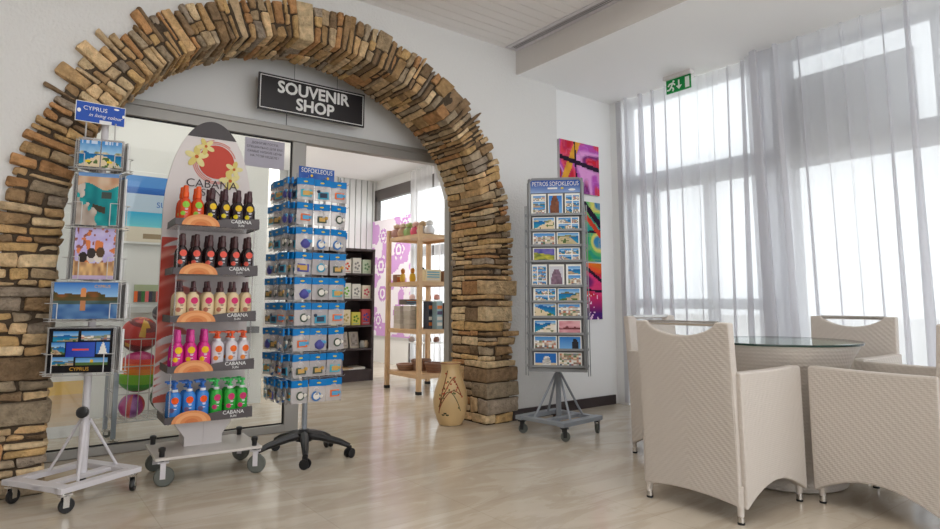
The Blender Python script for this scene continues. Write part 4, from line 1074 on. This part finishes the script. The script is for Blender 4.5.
MB().box(-0.005, 0.005, -0.12, 0.12, -0.04, -0.03, T(0, 0, 0)).build('bracket', white_metal, ex)

# ------------------------------------------------------------------ inside the shop
# beach poster and small photo on the partition
pt = empty('beach_poster', T(0.93, 5.99, 1.47)); tag(pt, 'white framed beach poster with blue sky and turquoise sea behind the glass', 'poster')
MB().box(-0.27, 0.27, -0.02, 0.0, -0.02, 0.62).build('frame', mat('poster frame', rgb(235, 235, 232), 0.5), pt, bevel=0.004)
def beach(u, v):
    if v > 0.82: return mixc(rgb(60, 120, 200), rgb(90, 150, 215), v)
    if v > 0.72: return mixc(rgb(30, 90, 170), rgb(60, 120, 200), (v-0.72)*8)
    if v > 0.46: return rgb(186, 205, 222)
    if v > 0.22: return mixc(rgb(120, 210, 220), rgb(30, 165, 210), (v-0.22)*4)
    if abs(u-0.7) < 0.2 and abs(v-0.09) < 0.03: return rgb(160, 140, 110)
    return rgb(225, 215, 195)
m = MB().pic(0.5, 0.58, 24, 40, beach, y=-0.022); m.text('SUN', 0.07, T(0.16, -0.024, 0.33), col=rgb(60, 110, 190)); m.build('print', printed, pt)
ph = empty('small_picture', T(0.99, 5.99, 0.95)); tag(ph, 'small picture of colourful bottles on the white wall behind the glass', 'picture')
MB().box(-0.1, 0.1, -0.012, 0, 0, 0.15).build('mount', mat('mount green', rgb(170, 180, 150), 0.6), ph)
def sw(u, v):
    return [rgb(235, 110, 50), rgb(80, 70, 70), rgb(60, 120, 60), rgb(225, 110, 110), rgb(60, 60, 80), rgb(90, 90, 80), rgb(220, 120, 110)][min(6, int(u*7))] if v < 0.6 else rgb(175, 185, 150)
MB().pic(0.2, 0.15, 14, 8, sw, y=-0.014).build('print', printed, ph)
for z, nm in ((0.86, 'lower'), ):
    o = MB().box(-0.7, 1.5, 5.93, 6.0, z, z+0.05).build('wall_ledge', mat('ledge grey white', rgb(206, 206, 202), 0.5)); tag(o, 'long pale ledge below the beach poster behind the glass', 'ledge')
o = MB().box(1.45, 1.95, 5.9, 6.0, 0.66, 0.72).build('wall_rail', mat('dark rail', rgb(96, 96, 98), 0.4)); tag(o, 'dark grey wall rail behind the glass beside the spinner', 'rail')
ys = empty('yellow_display_board', T(0.36, 5.3, 0)); tag(ys, 'white floor board with yellow and orange stripes behind the glass', 'display board')
MB().box(-0.15, 0.15, 0, 0.02, 0.0, 0.72).build('board', paper, ys)
def yf(u, v):
    if v > 0.66: return rgb(250, 196, 40)
    if v > 0.5: return rgb(238, 232, 224)
    if v > 0.36: return rgb(248, 205, 120)
    return mixc(rgb(235, 190, 130), rgb(236, 220, 200), 1-v*2.5)
MB().pic(0.28, 0.62, 6, 20, yf, T(0, 0, 0.08), y=-0.002).build('print', printed, ys)
# wire basket of inflatables
BK = T(0.9, 4.92, 0)
bk = empty('wire_basket', BK); tag(bk, 'grey wire basket of inflatable beach toys behind the glass', 'basket')
m = MB(); bw, bd, b0, b1 = 0.27, 0.2, 0.16, 0.70
for zz in (b0, 0.34, 0.52, b1): m.tube([(-bw, -bd, zz), (bw, -bd, zz), (bw, bd, zz), (-bw, bd, zz)], 0.004, 6, closed=True)
for k in range(9):
    x = -bw+2*bw*k/8
    for yy in (-bd, bd): m.tube([(x, yy, b0), (x, yy, b1)], 0.0025, 5)
    m.tube([(x, -bd, b0), (x, bd, b0)], 0.0025, 5)
for k in range(7):
    y = -bd+2*bd*k/6
    for xx in (-bw, bw): m.tube([(xx, y, b0), (xx, y, b1)], 0.0025, 5)
    m.tube([(-bw, y, b0), (bw, y, b0)], 0.0025, 5)
m.build('basket', wire_mat, bk)
m = MB()
for x in (-bw, bw):
    for y in (-bd, bd): m.box(x-0.014, x+0.014, y-0.014, y+0.014, 0.06, b1+0.02)
m.build('post', grey_metal, bk)
for x in (-bw, bw):
    for y in (-bd, bd): castor(bk, x, y, 0.025, 0.06, R.uniform(-1, 1))
def ball(cx, cy, cz, r, stripes, label, name='beach_ball', squash=1.0, tilt=0.4):
    m = MB(); nu, nv = 18, 12; vs = []; fs = []; cs = []
    for j in range(nv+1):
        th = pi*j/nv
        for i in range(nu): a = 2*pi*i/nu; vs.append((r*sin(th)*cos(a), r*sin(th)*sin(a), r*cos(th)*squash))
    for j in range(nv):
        for i in range(nu):
            fs.append((j*nu+i, (j+1)*nu+i, (j+1)*nu+(i+1) % nu, j*nu+(i+1) % nu)); cs.append(stripes(i/nu, j/nv))
    m.add(vs, fs, None, 0, cs); o = m.build(name, colorful, smooth=True, M=BK @ T(cx, cy, cz, 0.3, rx=tilt))
    o.data.polygons.foreach_set('use_smooth', [True]*len(o.data.polygons))
    return tag(o, label, 'inflatable toy', 'inflatable toys in the wire basket')
rain = [rgb(200, 40, 120), rgb(200, 40, 120), rgb(220, 60, 40), rgb(240, 110, 30), rgb(245, 140, 30), rgb(130, 200, 50), rgb(60, 170, 50), rgb(60, 170, 50), rgb(200, 60, 150), rgb(210, 50, 90)]
ball(-0.115, -0.045, 0.47, 0.14, lambda u, v: rain[min(9, int(v*10))], 'rainbow striped inflatable ball in the wire basket', tilt=0.1)
ball(-0.15, -0.07, 0.245, 0.082, lambda u, v: [rgb(190, 40, 130), rgb(215, 60, 60), rgb(150, 50, 150)][int(u*12) % 3], 'magenta inflatable at the bottom left of the wire basket', tilt=0.2)
def redtoy(sd): return lambda u, v: mixc(rgb(200, 56, 50), rgb(120, 44, 46), 1 if vn(u*7, v*6, sd) > 0.6 else 0) if vn(u*9, v*8, sd+4) < 0.78 else rgb(225, 170, 60)
ball(-0.11, 0.03, 0.72, 0.125, redtoy(3), 'red patterned inflatable on top of the wire basket')
ball(0.14, 0.0, 0.68, 0.122, redtoy(9), 'dark red inflatable at the right of the wire basket')
ball(0.15, 0.06, 0.46, 0.1, redtoy(14), 'brownish red inflatable in the middle right of the wire basket')
ball(0.08, -0.06, 0.285, 0.12, lambda u, v: [rgb(70, 130, 90), rgb(200, 215, 205), rgb(60, 80, 70), rgb(110, 150, 130)][min(3, int(vn(u*9, v*7, 2)*4))], 'green and white folded inflatable low in the wire basket', squash=0.9)
ball(0.03, 0.09, 0.87, 0.06, lambda u, v: rgb(80, 80, 84) if vn(u*6, v*6, 4) > 0.4 else rgb(150, 150, 150), 'grey inflatable peeping out at the back of the wire basket')

# dark bookcase with boxed gifts
DB = T(3.33, 6.85, 0)
db = empty('bookcase', DB); tag(db, 'dark brown open bookcase of boxed gifts inside the shop', 'bookcase')
bz = [0.14, 0.39, 0.67, 0.99, 1.30]
m = MB().box(-0.42, -0.39, 0, 0.35, 0, 1.6).box(0.315, 0.345, 0, 0.35, 0, 1.6).build('side_panel', darkwood, db)
MB().box(-0.39, 0.315, 0.33, 0.35, 0, 1.6).build('back_panel', darkwood, db)
MB().box(-0.42, 0.345, -0.004, 0.35, 1.575, 1.605).build('top', darkwood, db)
MB().box(-0.39, 0.315, 0.01, 0.33, 0, 0.12).build('plinth', darkwood, db)
for z in bz: MB().box(-0.39, 0.315, 0.0, 0.33, z-0.022, z).build('shelf', darkwood, db)
GIFT = [('white box with red flower', rgb(238, 232, 220), rgb(215, 70, 40)), ('white box with grey drawing', rgb(232, 230, 222), rgb(150, 150, 150)), ('pale green patterned box', rgb(200, 214, 190), rgb(110, 150, 110)), ('white box with green leaf', rgb(230, 232, 220), rgb(120, 190, 70)), ('cream box with pink rose', rgb(236, 226, 206), rgb(215, 90, 110)), ('cream soap box', rgb(232, 220, 186), rgb(190, 170, 110)), ('yellow and green box', rgb(215, 205, 90), rgb(110, 150, 60)), ('red and blue box', rgb(190, 70, 80), rgb(70, 80, 160))]
def gift(Mg, w_, h_, d_, c, c2, name, label, cat, group):
    t = empty(name, Mg); tag(t, label, cat, group)
    MB().box(-w_/2, w_/2, 0, d_, 0, h_).build('box', mat('box %.3f %.3f %.3f' % c, c, 0.5), t, bevel=0.002)
    m = MB()
    for a in range(5): m.disc(w_*0.22*cos(a*1.257), h_*0.5+h_*0.2*sin(a*1.257), w_*0.13, -0.001, 7, col=c2)
    m.box(-w_*0.35, w_*0.35, -0.0012, 0, h_*0.1, h_*0.16, col=mixc(c2, WH, 0.4)); m.build('motif', printed, t)
    return t
nm = {0: 'lowest', 1: 'fourth', 2: 'third', 3: 'second', 4: 'top'}
for si, seq in ((4, (0, 1, 2)), (3, (1, 3, 1, 4)), (2, (5, 5, 6, 7))):
    n = len(seq); seen = {}
    for k, gi in enumerate(seq):
        lb, c, c2 = GIFT[gi]; x = 0.26-(n-1-k)*0.135
        seen[gi] = seen.get(gi, 0)+1
        wh = '' if seq.count(gi) == 1 else (', leftmost such' if seen[gi] == 1 else ', rightmost such')
        gift(DB @ T(x, 0.05, bz[si], R.uniform(-.1, .1)), 0.115, R.uniform(0.15, 0.2), 0.08, c, c2, 'gift_box', f'{lb} on the {nm[si]} shelf of the dark bookcase{wh}', 'box', f'gift boxes on the {nm[si]} bookcase shelf')
for k in range(2):
    t = empty('picture_frame', DB @ T(0.0+k*0.15, 0.12, bz[1], 0.1*k, rx=radians(-12))); tag(t, f'small silver picture frame on the bookcase, {("left", "right")[k]} of the pair', 'picture frame', 'picture frames on the bookcase')
    MB().box(-0.065, 0.065, 0, 0.015, 0, 0.2).build('frame', mat('frame beige', rgb(196, 184, 168), 0.4), t, bevel=0.003)
    MB().pic(0.09, 0.15, 6, 8, lambda u, v: mixc(rgb(130, 120, 112), rgb(215, 205, 196), vn(u*4, v*5, 3)), T(0, 0, 0.025), y=-0.002).build('photo', printed, t)
for k, (x, c) in enumerate(((-0.12, rgb(190, 170, 140)), (0.24, rgb(180, 180, 176)), (0.29, rgb(196, 176, 150)))):
    o = MB().lathe([(0.02, 0), (0.032, 0.01), (0.034, 0.06), (0.022, 0.08), (0.024, 0.09)], 12, col=c).build('trinket_jar', colorful, smooth=True, M=DB @ T(x, 0.1, bz[1])); tag(o, f'small jar on the bookcase picture-frame shelf, {("left of the frames", "right of the frames", "at the far right end")[k]}', 'jar', 'jars on the bookcase')
for k in range(4):
    o = MB().box(-0.11, 0.11, 0, 0.24, 0, 0.012, col=[rgb(220, 205, 170), rgb(235, 232, 226), rgb(196, 160, 120), rgb(225, 220, 210)][k]).build('magazine', printed, M=DB @ T(-0.02+0.16*(k % 2), 0.03, bz[0]+0.0125*(k//2), R.uniform(-.05, .05))); tag(o, f'{("cream", "white", "tan", "ivory")[k]} magazine lying on the lowest bookcase shelf', 'magazine', 'magazines on the bookcase')

# purple floral window banner
bn = empty('floral_banner', T(4.80, 8.45, 0.42)); tag(bn, 'white window banner with purple flower pattern inside the shop', 'banner')
def flo(u, v):
    s_ = 0
    for (cx, cz, r_) in ((0.2, 0.13, 0.13), (0.7, 0.2, 0.16), (0.3, 0.36, 0.15), (0.8, 0.46, 0.13), (0.25, 0.6, 0.16), (0.7, 0.72, 0.15), (0.3, 0.86, 0.13), (0.85, 0.93, 0.12)):
        dx_, dz_ = (u-cx)*0.62, (v-cz); d = sqrt(dx_*dx_+dz_*dz_); a = atan2(dz_, dx_)
        if d < r_*0.62*(0.8+0.2*cos(6*a)): s_ = 2 if d > r_*0.16 and abs(d-r_*0.38) > 0.012 else 1
    if s_ == 2: return rgb(246, 242, 247)
    if s_ == 1: return rgb(205, 150, 215)
    return rgb(214, 166, 222) if vn(u*9, v*14, 5) > 0.52 else rgb(246, 240, 248)
m = MB().box(0.001, 0.004, -0.62, 0.6, 0, 1.85)
m.build('backing', paper, bn); m = MB().pic(1.22, 1.85, 60, 90, flo, T(0, -0.01, 0, -pi/2), y=0.0); m.build('print', printed_matt, bn)

# pine shelving with gifts
WM = T(3.75, 5.83, 0)
wr = empty('pine_shelving', WM); tag(wr, 'pale pine open shelving unit behind the shop doorway', 'shelving')
WX, WY = 0.27, 0.33
for sx in (-1, 1):
    for sy in (-1, 1):
        lg = MB().box(sx*WX-0.022, sx*WX+0.022, sy*WY-0.022, sy*WY+0.022, 0.03, 1.76).build('leg', wood, wr)
        MB().box(sx*WX-0.025, sx*WX+0.025, sy*WY-0.025, sy*WY+0.025, 0, 0.032).build('foot_cap', rubber, lg)
WZ = [0.2, 0.66, 1.17, 1.68]
for z in WZ:
    s_ = MB()
    for k in range(5): s_.box(-WX+0.02, WX-0.02, -WY+0.022+k*0.127, -WY+0.14+k*0.127, z-0.016, z)
    s_.box(-WX, WX, -WY-0.004, -WY+0.02, z-0.045, z-0.005).box(-WX, WX, WY-0.02, WY+0.004, z-0.045, z-0.005)
    s_.box(-WX-0.004, -WX+0.02, -WY, WY, z-0.045, z-0.005).box(WX-0.02, WX+0.004, -WY, WY, z-0.045, z-0.005)
    s_.build('shelf', wood, wr)
def pouch(x, y, z, c, c2, label, name='cosmetic_pouch', cat='pouch', group='pouches on top of the pine shelving', s_=1.08):
    t = empty(name, WM @ T(x, y, z, R.uniform(-0.5, 0.5))); tag(t, label, cat, group)
    MB().lathe([(0.03*s_, 0), (0.06*s_, 0.01), (0.068*s_, 0.05), (0.05*s_, 0.09), (0.02*s_, 0.1)], 14, col=c, sy=0.7).build('body', colorful, t, smooth=True)
    MB().lathe([(0.02*s_, 0.098), (0.038*s_, 0.11), (0.04*s_, 0.14), (0.015*s_, 0.158)], 12, col=c2).build('top', colorful, t, smooth=True)
for k, (c, c2, nm_) in enumerate(((rgb(196, 150, 140), rgb(205, 175, 150), 'dusky pink and beige'), (rgb(200, 160, 130), rgb(210, 185, 160), 'tan and beige'), (rgb(150, 180, 110), rgb(170, 190, 120), 'leaf green'), (rgb(225, 90, 120), rgb(225, 180, 170), 'bright pink'), (rgb(200, 190, 180), rgb(190, 160, 120), 'grey and tan'), (rgb(225, 225, 228), rgb(235, 235, 235), 'white'))):
    pouch(-0.2+0.02*k, 0.27-0.105*k, 1.68, c, c2, f'{nm_} rounded pouch on top of the pine shelving')
for k, (c, c2, nm_) in enumerate(((rgb(220, 180, 60), rgb(190, 120, 40), 'yellow and brown'), (rgb(225, 180, 50), rgb(200, 130, 40), 'golden'), (rgb(80, 110, 90), rgb(50, 80, 70), 'dark green'))):
    pouch(-0.17+0.03*k, 0.18-0.16*k, 1.17, c, c2, f'{nm_} figurine on the upper pine shelf', 'figurine', 'figurine', 'figurines on the pine shelving', 0.6)
k = 0
for x, y, z, w_, d_, h_, c, lb in ((-0.17, 0.28, 1.17, 0.1, 0.08, 0.09, rgb(150, 110, 90), 'brown wooden box at the far end of the upper pine shelf'), (-0.05, -0.2, 1.17, 0.2, 0.12, 0.13, rgb(226, 210, 170), 'cream box with blue lid band on the upper pine shelf'), (0.13, -0.22, 1.17, 0.1, 0.1, 0.12, rgb(160, 120, 90), 'tan box at the right of the upper pine shelf'),
   (-0.09, 0.0, 0.66, 0.07, 0.1, 0.24, rgb(84, 120, 90), 'green upright box on the middle pine shelf'), (-0.02, -0.13, 0.66, 0.08, 0.1, 0.3, rgb(70, 76, 92), 'dark slate upright box on the middle pine shelf'), (0.03, -0.22, 0.66, 0.08, 0.1, 0.3, rgb(150, 180, 190), 'pale blue upright box on the middle pine shelf'), (0.12, -0.25, 0.66, 0.07, 0.1, 0.28, rgb(80, 48, 48), 'dark red upright box on the middle pine shelf'), (0.2, -0.25, 0.66, 0.06, 0.1, 0.26, rgb(190, 150, 160), 'pink upright box at right end of the middle pine shelf'),
   (-0.13, 0.12, 0.92, 0.16, 0.14, 0.06, rgb(110, 100, 92), 'dark flat box lying on top of the stacked tins')):
    t = empty('gift_box', WM @ T(x, y, z)); tag(t, lb, 'box', 'boxes on the pine shelving')
    MB().box(-w_/2, w_/2, -d_/2, d_/2, 0, h_).build('box', mat('pine box %d' % k, c, 0.5), t, bevel=0.003)
    m = MB()
    for q in range(4): m.box(-w_*0.4, w_*0.4, -d_/2-0.0015, -d_/2, h_*(0.12+0.2*q), h_*(0.24+0.2*q), col=rp.choice([rgb(225, 130, 70), rgb(120, 170, 190), rgb(225, 220, 210), rgb(90, 80, 110), c]))
    m.build('motif', printed, t); k += 1
for col_ in range(2):
    for j in range(5):
        o = MB().box(-0.06, 0.06, -0.07, 0.07, 0, 0.047, col=mixc(rgb(196, 186, 172), rgb(224, 216, 204), R.random())).build('gift_tin', colorful, M=WM @ T(-0.17+0.03*col_, 0.2-0.16*col_, 0.66+0.05*j, R.uniform(-0.05, 0.05)))
        tag(o, f'pale flat tin, {ORD[j]} from the bottom of the {("far", "near")[col_]} stack on the pine shelving', 'tin', 'stacked tins on the pine shelving')
for k, (x, y, h_, c) in enumerate(((-0.12, 0.16, 0.07, rgb(170, 130, 104)), (0.0, 0.05, 0.12, rgb(160, 124, 104)), (0.02, -0.2, 0.1, rgb(150, 108, 84)), (0.14, -0.24, 0.08, rgb(140, 84, 60)))):
    m = MB().lathe([(0.09, 0), (0.115, h_*0.9), (0.118, h_), (0.105, h_), (0.085, 0.012), (0.02, 0.01)], 18, col=c)
    for q in range(3): m.tube([(0.118*cos(a)*(0.85+0.06*q), 0.118*sin(a)*(0.85+0.06*q), h_*(0.25+0.3*q)) for a in [2*pi*i/18 for i in range(18)]], 0.004, 5, col=mixc(c, (0.05, 0.03, 0.02), 0.4), closed=True)
    o = m.build('woven_basket', colorful, smooth=True, M=WM @ T(x, y, 0.2)); tag(o, f'brown woven basket on the lowest pine shelf, {ORD[k]} from the far end', 'basket', 'baskets on the lowest pine shelf')
# slim white stand with two plates near the window behind the pine unit
t = empty('display_stand', T(4.35, 6.75, 0)); tag(t, 'slim white two-tier stand of ornaments behind the pine shelving', 'display stand')
MB().box(-0.012, 0.012, -0.012, 0.012, 0, 0.98).box(-0.1, 0.1, -0.1, 0.1, 0, 0.02).build('post', smooth_wall, t)
for z, c, lb in ((0.98, rgb(190, 130, 120), 'upper'), (0.44, rgb(80, 62, 54), 'lower')):
    MB().box(-0.16, 0.16, -0.2, 0.2, z-0.012, z).build('plate', smooth_wall, t)
    for k in range(4):
        o = MB().lathe([(0.02, 0), (0.045, 0.012), (0.04, 0.05), (0.02, 0.07)], 10, col=mixc(c, [rgb(220, 200, 190), rgb(60, 90, 110), c, rgb(160, 110, 90)][k], 0.5), sy=0.7).build('ornament', colorful, smooth=True, M=T(4.245+0.07*k, 6.88-0.085*k, z, k)); tag(o, f'small rounded ornament on the {lb} plate of the white stand, {ORD[k]} from the left', 'ornament', 'ornaments on the white stand')
